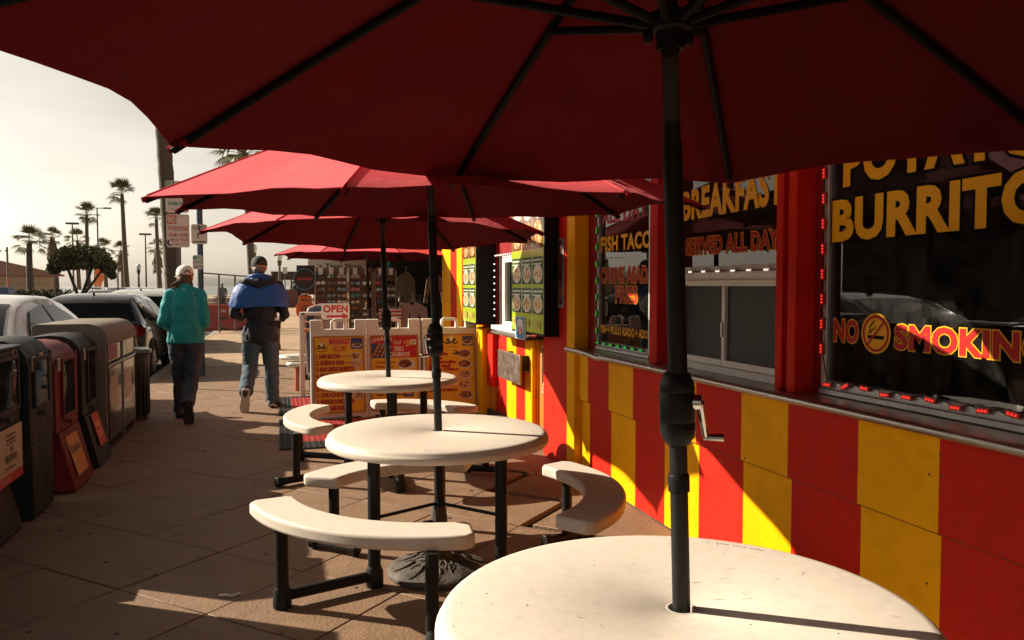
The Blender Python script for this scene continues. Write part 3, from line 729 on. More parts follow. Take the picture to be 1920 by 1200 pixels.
    ca = R(crank_a); e = Vector((math.cos(ca), math.sin(ca), 0)); sd = Vector((-e.y, e.x, 0)); hp = Vector((x,y,1.215))+e*.040
    h = MB().cyl(hp-e*.006, hp+e*.016, .018, .016, 16)
    h.tube([hp+e*.010, hp+e*.014+sd*.012+Vector((0,0,-.035)), hp+e*.018+sd*.035+Vector((0,0,-.085))], [.012,.009,.007], 10)
    h.cyl(hp+e*.014+sd*.035+Vector((0,0,-.086)), hp+e*.060+sd*.035+Vector((0,0,-.086)), .0075, .009, 10)
    build('crank_handle', h, CHROME, t, bevel=.002)
    Lx = Matrix.Translation((x,y,.74)) @ Matrix.Rotation(-R(lean), 4, Vector((math.sin(YAW),math.cos(YAW),0))) @ Matrix.Translation((-x,-y,-.74))
    shift = Lx @ Vector((x,y,2.05)) - Vector((x,y,2.05)); shift.z = 0
    for o in t.children: o.matrix_basis = Lx if o.name.split('.')[0] in ('pole','upper_pole','pole_sleeve','pole_label','crank_housing','pole_collar','crank_handle','runner') else Matrix.Translation(shift)
    if base:
        bs = MB().lathe((x,y,0), [(.0,.0),(.262,.0),(.268,.012),(.262,.028),(.225,.040),(.20,.050),(.12,.066),(.055,.078),(.045,.095),(.040,.33),(.033,.345),(.0215,.345)], 48, cap0=True)
        for v in bs.v:
            rr = math.hypot(v.x-x, v.y-y)
            if .06 < rr < .24:
                an = math.atan2(v.y-y, v.x-x); v.z += .007*math.sin(an*9+rr*30)
        bo = build('base', bs, STONE, t, ang=60)
        sc = MB()
        for k in range(10):
            a = R(36*k)
            for rr, w in ((.185,.06),(.115,.035)):
                c = Vector((x+rr*math.cos(a+(.3 if rr<.15 else 0)), y+rr*math.sin(a+(.3 if rr<.15 else 0)), .052 if rr>.15 else .070))
                sc.tube([c+Vector((w*math.cos(q)*math.cos(a)-w*.5*math.sin(q)*math.sin(a), w*math.cos(q)*math.sin(a)+w*.5*math.sin(q)*math.cos(a), -.022*math.cos(q)*w/.055)) for q in [2*math.pi*i/10 for i in range(10)]], .0045, 6, closed=True)
        build('base_relief', sc, STONE, bo)
        build('base_knob', MB().cyl((x-.04,y-.02,.27),(x-.085,y-.045,.27),.012,.016,10), BLACK, t)
    return t
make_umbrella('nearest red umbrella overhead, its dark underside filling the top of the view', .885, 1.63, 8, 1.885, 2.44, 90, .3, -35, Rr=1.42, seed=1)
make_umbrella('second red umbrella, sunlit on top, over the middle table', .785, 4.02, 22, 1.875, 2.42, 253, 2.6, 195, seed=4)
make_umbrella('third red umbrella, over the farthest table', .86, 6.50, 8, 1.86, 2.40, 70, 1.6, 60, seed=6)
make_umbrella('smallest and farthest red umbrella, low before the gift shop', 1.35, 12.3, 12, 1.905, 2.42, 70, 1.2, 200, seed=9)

dup(t2, (.90,-.78,0), R(33), 'round almond table added out of view behind the viewer')  # unseen table, added to go with the sky-blocking umbrella
make_umbrella('red umbrella added out of view behind the viewer to block sky', .90, -.78, 5, 1.88, 2.42, 250, 2, 20, seed=12)  # unseen umbrella, added to cut sky light from overhead
# rubber drainage mat under the far table
RUBR = mat('red_rubber', (.42,.045,.035), .6, var=.15, vscale=20); RUBB = mat('black_rubber', (.025,.023,.022), .6, var=.2); RUBY = mat('yellow_rubber', (.50,.28,.03), .6, var=.15)
mt = thing('rubber_mat', 'red and black perforated rubber mat under the far bench and sandwich boards', 'mat', (.8,9,.002))
def mat_tile():
    m = MB(); w = .15; n = 3; c = w/n
    for k in range(n+1):
        q = min(k*c, w-.012)
        m.box(q, q+.012, 0, w, 0, .012); m.box(0, w, q, q+.012, 0, .0115)
    for i in range(n):
        for j in range(n): m.box(i*c+.022,i*c+.042,j*c+.022,j*c+.042,0,.014)
    return m
tiles = {}
for i in range(8):
    for j in range(23):
        if 11 <= j <= 12 and i < 9: continue
        mm = RUBB if (i in (0,7) or j in (0,1,10,13,22)) else RUBR
        if j == 3 and i > 3 or (j == 4 and i == 4): mm = RUBY
        key = mm.name; loc = (.0+.152*i, 7.40+.152*j, .003)
        if key not in tiles:
            o = build('mat_tile', mat_tile(), mm, mt, smooth=False); tiles[key] = o.data; attach(o, mt); o.location = loc
        else: piece('mat_tile', tiles[key], mt, loc)

# ------------------------------------------------------------------ sandwich boards
SBW = mat('white_board_plastic', (.72,.68,.60), .5, var=.07, bump=.05, dirt=(.38,.30,.22), dscale=6, damt=.45)
PY = mat('print_yellow', (.74,.42,.02), .4, var=.05); PR = mat('print_red', (.50,.012,.02), .4); PDR = mat('print_maroon', (.26,.012,.02), .4); PW = mat('print_cream', (.75,.66,.48), .4); PB = mat('print_blue', (.03,.05,.16), .4); PK = mat('print_black', (.02,.016,.014), .4); PO = mat('print_salmon', (.72,.28,.12), .4); PBORD = mat('print_border', (.45,.17,.02), .45)
def sandwich(label, x0, yb, w, rot, fill):
    t = thing('sandwich_board', label, 'sandwich board', (x0+w/2,yb,0), 'sandwich boards in a row')
    tilt = R(8); M0 = Matrix.Translation((x0,yb,0)) @ Matrix.Rotation(R(rot),4,'Z') @ Matrix.Rotation(-tilt,4,'X')
    H = 1.0
    def leaf(M):
        m = MB().box(0,w,0,.035,.03,H)
        m.box(0,.13,0,.035,H,H+.105); m.box(w-.13,w,0,.035,H,H+.105)
        m.box(.0,.08,0,.035,0,.03); m.box(w-.08,w,0,.035,0,.03)
        # handle loop
        m.tube([(.235,.0175,H-.005),(.235,.0175,H+.085),(.255,.0175,H+.102),(w-.255,.0175,H+.102),(w-.235,.0175,H+.085),(w-.235,.0175,H-.005)], .0165, 8)
        return m.xf(M)
    build('front_leaf', leaf(M0), SBW, t, bevel=.008)
    M1 = Matrix.Translation((x0,yb+.31,0)) @ Matrix.Rotation(R(rot),4,'Z') @ Matrix.Rotation(tilt,4,'X')
    build('back_leaf', leaf(M1), SBW, t, bevel=.008)
    fm = MB().box(.03,w-.03,-.004,.0,.075,.925).box(.03,.045,-.012,-.004,.075,.925).box(w-.045,w-.03,-.012,-.004,.075,.925).box(.045,w-.045,-.012,-.004,.075,.09).box(.045,w-.045,-.012,-.004,.91,.925).xf(M0)
    build('print_frame', fm, PBORD, t, smooth=False)
    fn = lambda u, v, k: M0 @ Vector((.045+u*(w-.09), -.005-k, .09+v*.82))
    f = MB(); qd(f, 0, 1, 0, 1, fn, .0004, 0)
    fill(f, fn)
    build('print', f, [PY, PR, PDR, PW, PB, PK, PO, FOODA, FOODB, FOODC, PLATE], t, smooth=False)
    bl = MB()
    for q in (.02, w-.02):
        for z in (.12,.5,.88): bl.ell((q,-.001,z), (.006,.004,.006), None, 8, 5)
    build('bolt', bl.xf(M0), mat('dark_bolt', (.12,.1,.08), .4, .8), t)
    return t
def logo(f, fn, cx, cy, s):
    disc(f, cx, cy+.012*s, .075*s, .022*s, fn, .0012, 5); disc(f, cx, cy+.030*s, .034*s, .034*s, fn, .0016, 3)
    for sg in (-1,1):
        pts = [(0,-.004),(.05,-.022),(.10,-.012),(.135,.014),(.10,.004),(.05,-.004),(0,.010)]
        f.add([fn(cx+sg*a*s, cy+(b-.012)*s, .0018) for a, b in pts], [list(range(7))], 5)
def fill1(f, fn):
    logo(f, fn, .14, .875, 1.0)
    letters(f, 'TACO SHOP', (.05,.24,.805,.825), fn, .001, .02, mi=5)
    qd(f, .28, .74, .895, .99, fn, .0008, 6); letters(f, 'BREAKFAST', (.30,.72,.905,.98), fn, .0014, .03, mi=1)
    letters(f, 'ALL DAY', (.38,.66,.81,.885), fn, .0014, .03, mi=1)
    qd(f, .75, .985, .84, .99, fn, .0008, 4); disc(f, .87, .89, .10, .032, fn, .0012, 10); disc(f, .87, .895, .08, .025, fn, .0016, 9)
    rows = ['1. HAM BACON','2. BUENOS DIAS','3. SAN DIEGO BURRITO','4. MACHACA BURRITO','5. MACHACA PLATE','6. CHORIZO BURRITO','7. CHILAQUILES','8. HUEVOS RANCHEROS','9. SAUSAGE BURRITO']
    for k, s in enumerate(rows):
        v = .745-.087*k
        u1 = .03+min(.78, .04*len(s))
        letters(f, s, (.03,u1,v-.028,v+.030), fn, .0022, .075, mi=2, ref=.03); letters(f, s, (.03,u1,v-.025,v+.027), fn, .0030, .012, mi=1)
        if k < 2: letters(f, '(Ham, Egg & Cheese)', (u1+.02,.80,v-.018,v+.012), fn, .0022, .03, mi=2)
    for cu, cv, q in ((.84,.745,7),(.86,.645,8),(.88,.21,7),(.89,.5,8)):
        disc(f, cu, cv, .125, .052, fn, .0010, 10); disc(f, cu, cv, .105, .042, fn, .0014, q)
def fill2(f, fn):
    qd(f, 0, 1, .70, 1, fn, .0008, 1); qd(f, 0, .44, .70, 1, fn, .0010, 4)
    for k in range(4):
        a = (.02+.09*k,.72); b = (.20+.07*k,.93-.02*k); bar2(f, a, b, .055, fn, .0014+.0002*k, 9)
        bar2(f, (a[0]+.01,a[1]), (b[0]+.01,b[1]), .018, fn, .0030, 8)
    qd(f, 0, .44, .905, 1, fn, .0031, 1)
    letters(f, 'CHURROS', (.01,.46,.915,.965), fn, .0036, .03, mi=3, curve=lambda t, q: .03*math.sin(math.pi*t*.8))
    letters(f, 'Fresh', (.48,.66,.885,.955), fn, .002, .0, shear=.35, mi=3)
    letters(f, '$', (.71,.75,.885,.94), fn, .002, .02, mi=0); letters(f, '2', (.76,.84,.86,.945), fn, .002, .05, mi=0)
    qd(f, .85, .985, .88, .95, fn, .0015, 3); letters(f, '.50', (.87,.96,.895,.935), fn, .002, .02, mi=5)
    letters(f, 'DELI', (.50,.70,.795,.86), fn, .002, .04, mi=3); letters(f, 'CHURROS', (.38,.84,.715,.78), fn, .002, .04, mi=3)
    letters(f, '4 Rolled Tacos', (.08,.52,.625,.665), fn, .0015, .04, mi=1); letters(f, 'Potato Tacos', (.08,.48,.565,.605), fn, .0015, .04, mi=1)
    disc(f, .76, .615, .20, .075, fn, .0010, 10); disc(f, .73, .62, .15, .058, fn, .0014, 9)
    for k, s in enumerate(('Ham, eggs, potato & salsa','Bacon, eggs & cheese')): letters(f, s, (.10,.66,.235-.06*k,.275-.06*k), fn, .0015, .04, mi=5)
    qd(f, .68, .90, .16, .30, fn, .001, 4); disc(f, .79, .23, .09, .05, fn, .0014, 7)
    letters(f, 'BURRITO', (.25,.45,.05,.075), fn, .0015, .04, mi=1); letters(f, 'TACOS', (.60,.80,.045,.085), fn, .0015, .04, mi=2)
def fill3(f, fn):
    logo(f, fn, .52, .92, 1.35); letters(f, 'TACO SHOP', (.40,.66,.83,.85), fn, .001, .02, mi=5)
    qd(f, .76, .985, .85, .99, fn, .0008, 4); disc(f, .87, .90, .10, .035, fn, .0012, 10); disc(f, .87, .905, .08, .028, fn, .0016, 9)
    qd(f, .0, .08, .85, .99, fn, .0008, 4)
    rows = [('Chile',.30),('Verde',.44),('Chile',.32),('Colorado',.60),('Beef and',.48),('Bean Chips',.66),('Carnitas',.52),('',0),('Steak and',.5),('Shrimp &',.60),('Burrito',.62)]
    for k, (s, u1) in enumerate(rows):
        if not s: continue
        v = .80-.056*k
        letters(f, s, (.04,u1,v-.024,v+.024), fn, .0020, .085, mi=1, ref=.03); letters(f, s, (.04,u1,v-.022,v+.022), fn, .0030, .02, mi=2)
    for k in range(5):
        v = .74-.145*k; disc(f, .80, v, .16, .062, fn, .0010, 10); disc(f, .79, v+.004, .135, .05, fn, .0014, (9,9,7,8,9)[k])
    for k in range(9):
        a = R(40*k); bar2(f, (.60+.01*k%.1, .74+.012*(k%4)), (.60+.05*math.cos(a), .74+.03*math.sin(a)+.01*(k%4)), .014, fn, .0016, 5)
sandwich('sandwich board with the breakfast list, on the curb side of its row', .345, 8.93, .615, 1, fill1)
sandwich('middle sandwich board of the row, red churros print over yellow', .965, 8.97, .605, 0, fill2)
sandwich('sandwich board with plates of food, nearest the striped wall', 1.59, 8.95, .64, -1, fill3)

CGLX = mat('dark_window', (.012,.013,.014), .15, spec=.3); PALEX = mat('awning_white', (.6,.57,.5), .8)
# ------------------------------------------------------------------ newspaper racks at the curb
NAVY = mat('navy_paint', (.010,.013,.026), .5, spec=.3, var=.15, dirt=(.06,.05,.045), damt=.4, bump=.04)
DGRN = mat('dark_green_paint', (.010,.016,.013), .55, spec=.3, var=.15, dirt=(.10,.09,.07), damt=.4)
RRED = mat('rack_red_paint', (.15,.007,.009), .5, spec=.25, var=.12, dirt=(.12,.02,.02), damt=.5, bump=.04)
RBLK = mat('rack_black_paint', (.013,.0125,.012), .5, spec=.3, var=.2, dirt=(.08,.07,.06), damt=.3)
BEIGE = mat('beige_metal', (.19,.165,.132), .7, spec=.25, var=.08, dirt=(.22,.18,.14), dscale=2, damt=.5, bump=.05)
NEWS = food('newsprint', (.05,.04,.035), (.42,.33,.25), (.55,.46,.36), 45); NEWS2 = food('newsprint_bold', (.03,.025,.02), (.45,.35,.24), (.58,.48,.36), 16)
DGLASS = glass('rack_window', (.85,.83,.78), 1.12)
CARDO = mat('orange_card', (.55,.22,.03), .5); CARDR = mat('red_card', (.50,.03,.02), .5); CARDW = mat('tan_card', (.56,.43,.31), .5)
def rack(name, label, y0, y1, xf, zb, zt, m, dome, win, card, extra=None, depth=.42):
    t = thing(name, label, 'newspaper rack', (xf-depth/2,(y0+y1)/2,0), 'newspaper racks along the curb')
    xb = xf-depth
    # cabinet profile in x,z
    if dome:
        prof = [(xb,zb),(xf,zb),(xf,zt-.17),(xf-.02,zt-.10),(xf-.06,zt-.045),(xf-.13,zt-.010),(xf-.22,zt),(xb+.06,zt-.01),(xb,zt-.05)]
    else:
        prof = [(xb,zb),(xf,zb),(xf,zt-.035),(xf+.02,zt-.033),(xf+.02,zt-.015),(xb,zt)]
    build('cabinet', MB().prism(prof, lambda u,v,w: (u,w,v), y0, y1), m, t, bevel=.008)
    w0, w1, z0, z1 = win
    fr = MB()
    q = .025
    fr.box(xf,xf+.018,w0-q,w1+q,z1,z1+q).box(xf,xf+.018,w0-q,w1+q,z0-q,z0).box(xf,xf+.018,w0-q,w0,z0,z1).box(xf,xf+.018,w1,w1+q,z0,z1)
    fo = build('door', fr, m, t, bevel=.004)
    build('newspaper', MB().box(xf+.001,xf+.004,w0,w1,z0,z1), extra.get('paper', NEWS), t, smooth=False)
    build('window', MB().box(xf+.010,xf+.012,w0,w1,z0,z1), DGLASS, fo, smooth=False)
    build('handle', MB().box(xf+.018,xf+.035,(w0+w1)/2-.05,(w0+w1)/2+.05,z0-q-.05,z0-q-.02), m, fo, bevel=.005)
    # stand
    sx = extra.get('stand', .0)
    build('stand', MB().prism([(xb+.05,.012),(xf+sx,.012),(xf+sx-.10*(sx>0),zb-.001),(xb+.05,zb-.001)], lambda u,v,w: (u,w,v), y0+.03, y1-.03), extra.get('stand_mat', m), t, bevel=.006)
    build('coin_box', MB().box(xf-.16,xf-.01,y0+.08,y0+.20,zt-.002,zt+.05) if extra.get('coin') else MB().box(xf+.0,xf+.012,y1-.10,y1-.05,z1-.02,z1+.05), m, t, bevel=.006)
    if card:
        cm, c0, c1, d0, d1, dx0, dx1, word, wm = card
        fnc = lambda u, v, w: (xf+dx0+(dx1-dx0)*((v-d0)/(d1-d0))+.004+w, u, v)
        f = MB(); qd(f, c0, c1, d0, d1, fnc, 0, 0)
        if word:
            for s, bx, mi in word: letters(f, s, (c0+(c1-c0)*bx[0], c0+(c1-c0)*bx[1], d0+(d1-d0)*bx[2], d0+(d1-d0)*bx[3]), fnc, .001, .03, mi=mi)
        for a in extra.get('blocks', []): qd(f, c0+(c1-c0)*a[0], c0+(c1-c0)*a[1], d0+(d1-d0)*a[2], d0+(d1-d0)*a[3], fnc, .0007, a[4])
        build('rack_card', f, [cm]+wm, t, smooth=False)
    build('coin_slot', MB().box(xf-.0,xf+.010,y0+.05,y0+.12,z1-.06,z1+.03).box(xf+.0101,xf+.0125,y0+.08,y0+.09,z1-.04,z1+.01), STEEL, t, bevel=.002)
    build('hinge', MB().cyl((xf+.006,w0-.03,z0-.02),(xf+.006,w1+.03,z0-.02),.007,n=8), STEEL, fo)
    rg = random.Random(int(y0*100)); gr = MB()
    for k in range(9):
        cy = rg.uniform(y0+.05,y1-.05); cz = rg.uniform(zb+.03,zt-.2); L = rg.uniform(.01,.06); an = rg.uniform(-.6,.6)
        gr.add([(xf+.0008,cy,cz),(xf+.0008,cy+L*math.cos(an),cz+L*math.sin(an)),(xf+.0008,cy+L*math.cos(an),cz+L*math.sin(an)+.003),(xf+.0008,cy,cz+.002)], [[0,1,2,3]])
    build('scratch_marks', gr, mat('bare_scratch', (.22,.19,.16), .6), t, smooth=False)
    for nm, a, mm in extra.get('stickers', []):
        build(nm, MB().box(xf+.001,xf+.003,*a), mm, t, smooth=False)
    return t
STK = mat('tan_sticker', (.55,.38,.24), .5)
rack('newspaper_rack', 'dark blue newspaper rack with a tan newspaper poster on its base', 5.02, 5.52, -1.52, .40, 1.135, NAVY, False, (5.05,5.45,.76,1.04),
     (CARDW, 5.03, 5.49, .33, .655, .012, .012, [('el', (.50,.60,.56,.68), 1), ('latino', (.30,.78,.38,.56), 1), ('TV CLUB', (.10,.50,.05,.13), 3)], [PK, CARDR, CARDW]),
     dict(paper=NEWS2, stand=.011, blocks=[(.0,1,.0,.17,2),(.35,.72,.84,.88,1),(.35,.72,.76,.80,1),(.35,.72,.70,.73,1),(.3,.7,.26,.29,1)], stickers=[('sticker',(5.40,5.46,1.065,1.095),STK)]))
rack('newspaper_rack', 'dark green domed newspaper rack between the blue and red ones', 5.57, 6.11, -1.48, .48, 1.145, DGRN, True, (5.66,5.95,.72,1.0),
     None, dict(paper=NEWS2, stickers=[('sticker',(5.80,5.88,1.0,1.045),STK)]))
rack('newspaper_rack', 'tall red newspaper rack with an orange card and scratched top', 6.25, 6.90, -1.50, .43, 1.07, RRED, True, (6.42,6.74,.54,.93),
     (CARDO, 6.40, 6.72, .10, .38, .10, .018, [('Reader', (.08,.92,.55,.78), 1)], [PK]), dict(paper=mat('dark_rack_inside', (.06,.02,.02), .6, var=.3), stand=.11, stickers=[]))
rack('newspaper_rack', 'black newspaper rack with a small red card low on its front', 7.05, 7.62, -1.50, .43, 1.085, RBLK, True, (7.22,7.46,.53,.94),
     (CARDR, 7.22, 7.46, .16, .42, .09, .018, [('FREE', (.15,.85,.55,.75), 1), ('2022', (.15,.85,.25,.48), 1)], [PO]), dict(stand=.11))
gt = MB(); rg = random.Random(77); cpos = lambda y, f: Vector((-1.50-.14*f**1.4+.004, y, 1.07-.16+.155*f**.8))
for k in range(9):
    y = 6.32+.055*k; f0 = rg.uniform(.15,.6); gt.tube([cpos(y+.02*math.sin(i*1.7+k), min(.95,f0+.07*i)) for i in range(5)], .0022, 4)
rk_red = [o for o in COL.objects if o.get('label','').startswith('tall red')][0]
build('graffiti', gt, mat('pale_marker', (.45,.33,.30), .6), rk_red)
# off the frame but in the row: two more racks towards the camera
rack('newspaper_rack', 'grey newspaper rack between two dark ones near the viewer', 3.95, 4.56, -1.52, .42, 1.14, BEIGE, False, (4.05,4.45,.75,1.03), None, dict(stand=.01))
rack('newspaper_rack', 'dark blue newspaper rack second from the near end of the curb row', 3.3, 3.93, -1.54, .42, 1.15, NAVY, True, (3.4,3.8,.72,1.0), None, dict(stand=.01))
rack('newspaper_rack', 'black domed newspaper rack added out of view to block low sky', 2.6, 3.2, -1.5, .42, 1.15, RBLK, True, (2.7,3.05,.6,1.0), None, dict(stand=.1))  # unseen extra rack, added to darken the near paving
lo = thing('low_sun_blocker', 'low box added out of view in the rack gap to shape the sunlit strip', 'stand', (-1.7,4.78,0))  # unseen box blocking low sun, so the lit paving strip starts farther out
build('blocker_box', MB().box(-1.9,-1.52,4.60,4.98,.05,.56), NAVY, lo, bevel=.01); build('blocker_foot', MB().box(-1.88,-1.55,4.63,4.95,0,.05), RBLK, lo)
# the building across the street, seen in the window reflections
ac = thing('street_building', 'dark low shop building across the street with a striped awning', 'building', (-18,2,0))
WB = mat('dark_brick_wall', (.10,.075,.06), .85, var=.2, bump=.2)
build('wall', MB().box(-24,-17,-22,27,-.2,3.6), WB, ac, smooth=False); build('parapet', MB().box(-17.3,-16.9,-22.1,27.1,3.6,3.9), mat('parapet_paint', (.25,.22,.18), .7), ac)
for k in range(9): build('window', MB().box(-17.0,-16.96,-20+5*k,-17.5+5*k,.8,2.7), CGLX, ac, smooth=False)
aw = MB()
for k in range(24): aw.add([(-17,8+.3*k,3.1),(-17,8.3+.3*k,3.1),(-15.6,8.3+.3*k,2.6),(-15.6,8+.3*k,2.6),(-15.6,8.3+.3*k,2.4),(-15.6,8+.3*k,2.4)], [[0,1,2,3],[3,2,4,5]], k % 2)
build('awning', aw, [PALEX, RED], ac, smooth=False)
# multi-compartment cabinet
mc = thing('modular_news_cabinet', 'beige modular newspaper cabinet with rounded hood beyond the single racks', 'newspaper rack', (-1.75,8.4,0))
def hood(y0, y1, zt):
    pr = [(-2.02,zt-.19),(-2.02,zt-.012),(-1.98,zt),(-1.58,zt),(-1.50,zt-.022),(-1.445,zt-.075),(-1.425,zt-.15),(-1.425,zt-.19)]
    return MB().prism(pr, lambda u,v,w: (u,w,v), y0, y1)
build('hood', hood(7.70,8.42,1.145), BEIGE, mc, bevel=.006); build('hood', hood(8.425,9.15,1.140), BEIGE, mc, bevel=.006)
build('side_panel', MB().box(-2.02,-1.445,7.70,7.73,.05,.96), BEIGE, mc, bevel=.004); build('side_panel', MB().box(-2.02,-1.445,9.12,9.15,.05,.96), BEIGE, mc, bevel=.004)
build('back_panel', MB().box(-2.02,-1.99,7.731,9.119,.05,.96), BEIGE, mc)
SMOKE = mat('smoked_panel', (.035,.022,.013), .12, spec=.35, var=.3, vscale=6)
BRZ = mat('bronze_door', (.035,.024,.016), .3, .2, var=.15)
for y0, y1 in ((7.735,8.41),(8.43,9.115)):
    build('upper_door', MB().box(-1.47,-1.445,y0,y1,.78,.96), RBLK, mc, bevel=.004)
    build('upper_window', MB().box(-1.4445,-1.4415,y0+.05,y1-.05,.80,.945), SMOKE, mc, smooth=False)
    dr = build('lower_door', MB().box(-1.47,-1.445,y0,y1,.08,.755), BRZ, mc, bevel=.004)
    build('paper_stack', MB().box(-1.4388,-1.438,y0+.10,y1-.22,.38,.66), NEWS, dr, smooth=False)
    build('lower_window', MB().box(-1.442,-1.439,y0+.03,y1-.03,.11,.74), SMOKE, dr, smooth=False)
    build('trim_bar', MB().box(-1.444,-1.428,y0,y1,.757,.778), STEEL, mc, bevel=.003)
build('red_leaflet', MB().box(-1.4412,-1.4405,7.82,8.2,.81,.94), mat('leaflet_red', (.25,.03,.04), .4), mc, smooth=False)
build('plinth', MB().box(-2.0,-1.46,7.72,9.13,.0,.049), RBLK, mc)
build('divider', MB().box(-1.46,-1.428,8.412,8.428,.05,.955), STEEL, mc)
# trash can
tc_ = thing('trash_can', 'dark round trash can with a shiny rim beside the beige cabinet', 'trash can', (-1.62,9.62,0))
build('bin_body', MB().lathe((-1.62,9.62,0), [(.22,.0),(.225,.01),(.255,.70),(.262,.71),(.262,.73)], 28, cap0=True), mat('bin_green', (.03,.032,.028), .45, var=.2), tc_)
rm = MB().lathe((-1.62,9.62,0), [(.262,.735),(.272,.74),(.275,.77),(.25,.785),(.20,.765),(.17,.66)], 28); build('bin_rim', rm, mat('bin_liner', (.05,.05,.052), .16, .0, spec=.9), tc_)
slm = MB()
for k in range(24):
    a = R(15*k); slm.box(-.007,.007,-.012,.012,.06,.68); M = Matrix.Translation((-1.62+.243*math.cos(a),9.62+.243*math.sin(a),0)) @ Matrix.Rotation(a,4,'Z'); slm.xf(M, len(slm.v)-8)
build('slat_ring', slm, BLACKM, tc_, smooth=False)

# ------------------------------------------------------------------ cars
TYRE = mat('tyre_rubber', (.02,.02,.02), .8); RIM = mat('alloy_rim', (.35,.34,.33), .3, .8); TAIL = mat('tail_light', (.14,.006,.008), .15); CGL = mat('car_glass', (.006,.007,.008), .05, spec=.16)
PLT = mat('licence_plate', (.65,.63,.58), .4); LAMPG = mat('lamp_glass', (.55,.55,.52), .1)
def paint(name, c, metal=0): return mat(name, c, .22, metal, coat=1, var=.03, dirt=tuple(v*.7 for v in c), dscale=2, damt=.3)
def car(name, label, style, pm, loc, rot=0, group='cars parked along the street'):
    t = thing(name, label, 'car', (0,0,0), group)
    if style == 'sedan':
        L, W, H, belt = 4.6, 1.80, 1.43, .98
        st = [(0,.72,.70,.35),(.06,.90,.80,.30),(.30,1.03,.87,.24),(.9,1.04,.90,.20),(1.9,.98,.90,.18),(2.9,.96,.90,.18),(3.5,.94,.89,.18),(4.1,.84,.86,.20),(4.45,.70,.78,.25),(4.6,.55,.66,.32)]
        gp = [(.62,1.00),(.95,1.16),(1.30,1.31),(1.65,1.39),(2.15,1.43),(2.6,1.42),(2.95,1.36),(3.25,1.22),(3.62,.95)]
        sw = [[(1.05,1.00),(1.18,1.13),(1.55,1.30),(1.95,1.345),(2.02,1.345),(2.10,1.00)],[(2.17,1.00),(2.10,1.345),(2.55,1.33),(2.9,1.22),(3.28,.99)]]
        ax = (.95,3.68)
    else:
        L, W, H, belt = 4.3, 1.80, 1.50, .98
        st = [(0,.78,.74,.34),(.05,1.0,.82,.28),(.25,1.05,.88,.24),(.8,1.04,.90,.20),(1.9,1.0,.90,.18),(2.7,.98,.90,.18),(3.2,.96,.89,.18),(3.8,.86,.86,.20),(4.15,.72,.78,.25),(4.3,.56,.66,.32)]
        gp = [(.10,1.02),(.22,1.18),(.38,1.36),(.55,1.45),(1.1,1.50),(1.9,1.50),(2.4,1.44),(2.8,1.28),(3.3,.97)]
        sw = [[(.62,1.10),(.72,1.30),(.95,1.36),(1.05,1.10)],[(1.10,1.05),(1.02,1.37),(1.70,1.40),(1.80,1.03)],[(1.87,1.03),(1.78,1.40),(2.3,1.36),(2.62,1.24),(2.95,1.00)]]
        ax = (.85,3.45)
    M = MB(); rs_ = []
    for y, zt, w, zb in st:
        half = [(0,zb),(w*.80,zb),(w*.95,zb+.07),(w,zb+.20),(w,.58),(w*.985,zt-.16),(w*.955,zt-.05),(w*.88,zt-.008),(w*.5,zt+.012),(0,zt+.016)]
        rs_.append([(x,y,z) for x,z in half]+[(-x,y,z) for x,z in half[-2:0:-1]])
    M.rings(rs_); build('body', M, pm, t, ang=60, sub=1)
    gh = MB(); rows = []
    wz = lambda z: .86-(.86-.60)*max(0,(z-belt)/(H-belt))
    ts = (-1,-.93,-.8,-.4,0,.4,.8,.93,1)
    for y, z in gp:
        w = wz(z); rows.append([(w*q, y, z+.018*(1-q*q)-(.030 if abs(q) == 1 else .006 if abs(q) > .9 else 0)) for q in ts])
    b = 0; n = len(ts); gh.v = [Vector(p) for r_ in rows for p in r_]
    for i in range(len(rows)-1):
        for j in range(n-1): gh.f.append([i*n+j,i*n+j+1,(i+1)*n+j+1,(i+1)*n+j]); gh.m.append(0)
    for sgn, j in ((-1,0),(1,n-1)):
        base = len(gh.v)
        for y, z in gp: gh.v.append(Vector((sgn*.865, y, belt-.03)))
        for i in range(len(gp)-1): gh.f.append([i*n+j,(i+1)*n+j,base+i+1,base+i]); gh.m.append(0)
    build('cabin', gh, pm, t, ang=50)
    def strip(i0, i1, tw, out, f0=0.0, f1=1.0):
        s = MB(); k = 6; pts = []
        seq = gp[i0:i1+1]
        for a, (y, z) in enumerate(seq):
            fr = f0 if a == 0 else 1
            if a == 0: y, z = y+(seq[1][0]-y)*f0, z+(seq[1][1]-z)*f0
            if a == len(seq)-1: y, z = seq[-2][0]+(y-seq[-2][0])*f1, seq[-2][1]+(z-seq[-2][1])*f1
            w = wz(z)*tw
            pts.append([(w*(2*q/k-1), y+out[0], z+.018*(1-((2*q/k-1)*tw)**2)+out[1]) for q in range(k+1)])
        s.v = [Vector(p) for r_ in pts for p in r_]
        for a in range(len(pts)-1):
            for q in range(k): s.f.append([a*(k+1)+q,a*(k+1)+q+1,(a+1)*(k+1)+q+1,(a+1)*(k+1)+q]); s.m.append(0)
        return s
    if style == 'sedan': rw = strip(0,3,.84,(-.003,.005),.12,.55)
    else: rw = strip(0,2,.90,(-.008,.003),.25,.9)
    build('rear_window', rw, CGL, t, ang=60)
    build('windscreen', strip(6,8,.86,(.003,.005),.2,.95), CGL, t, ang=60)
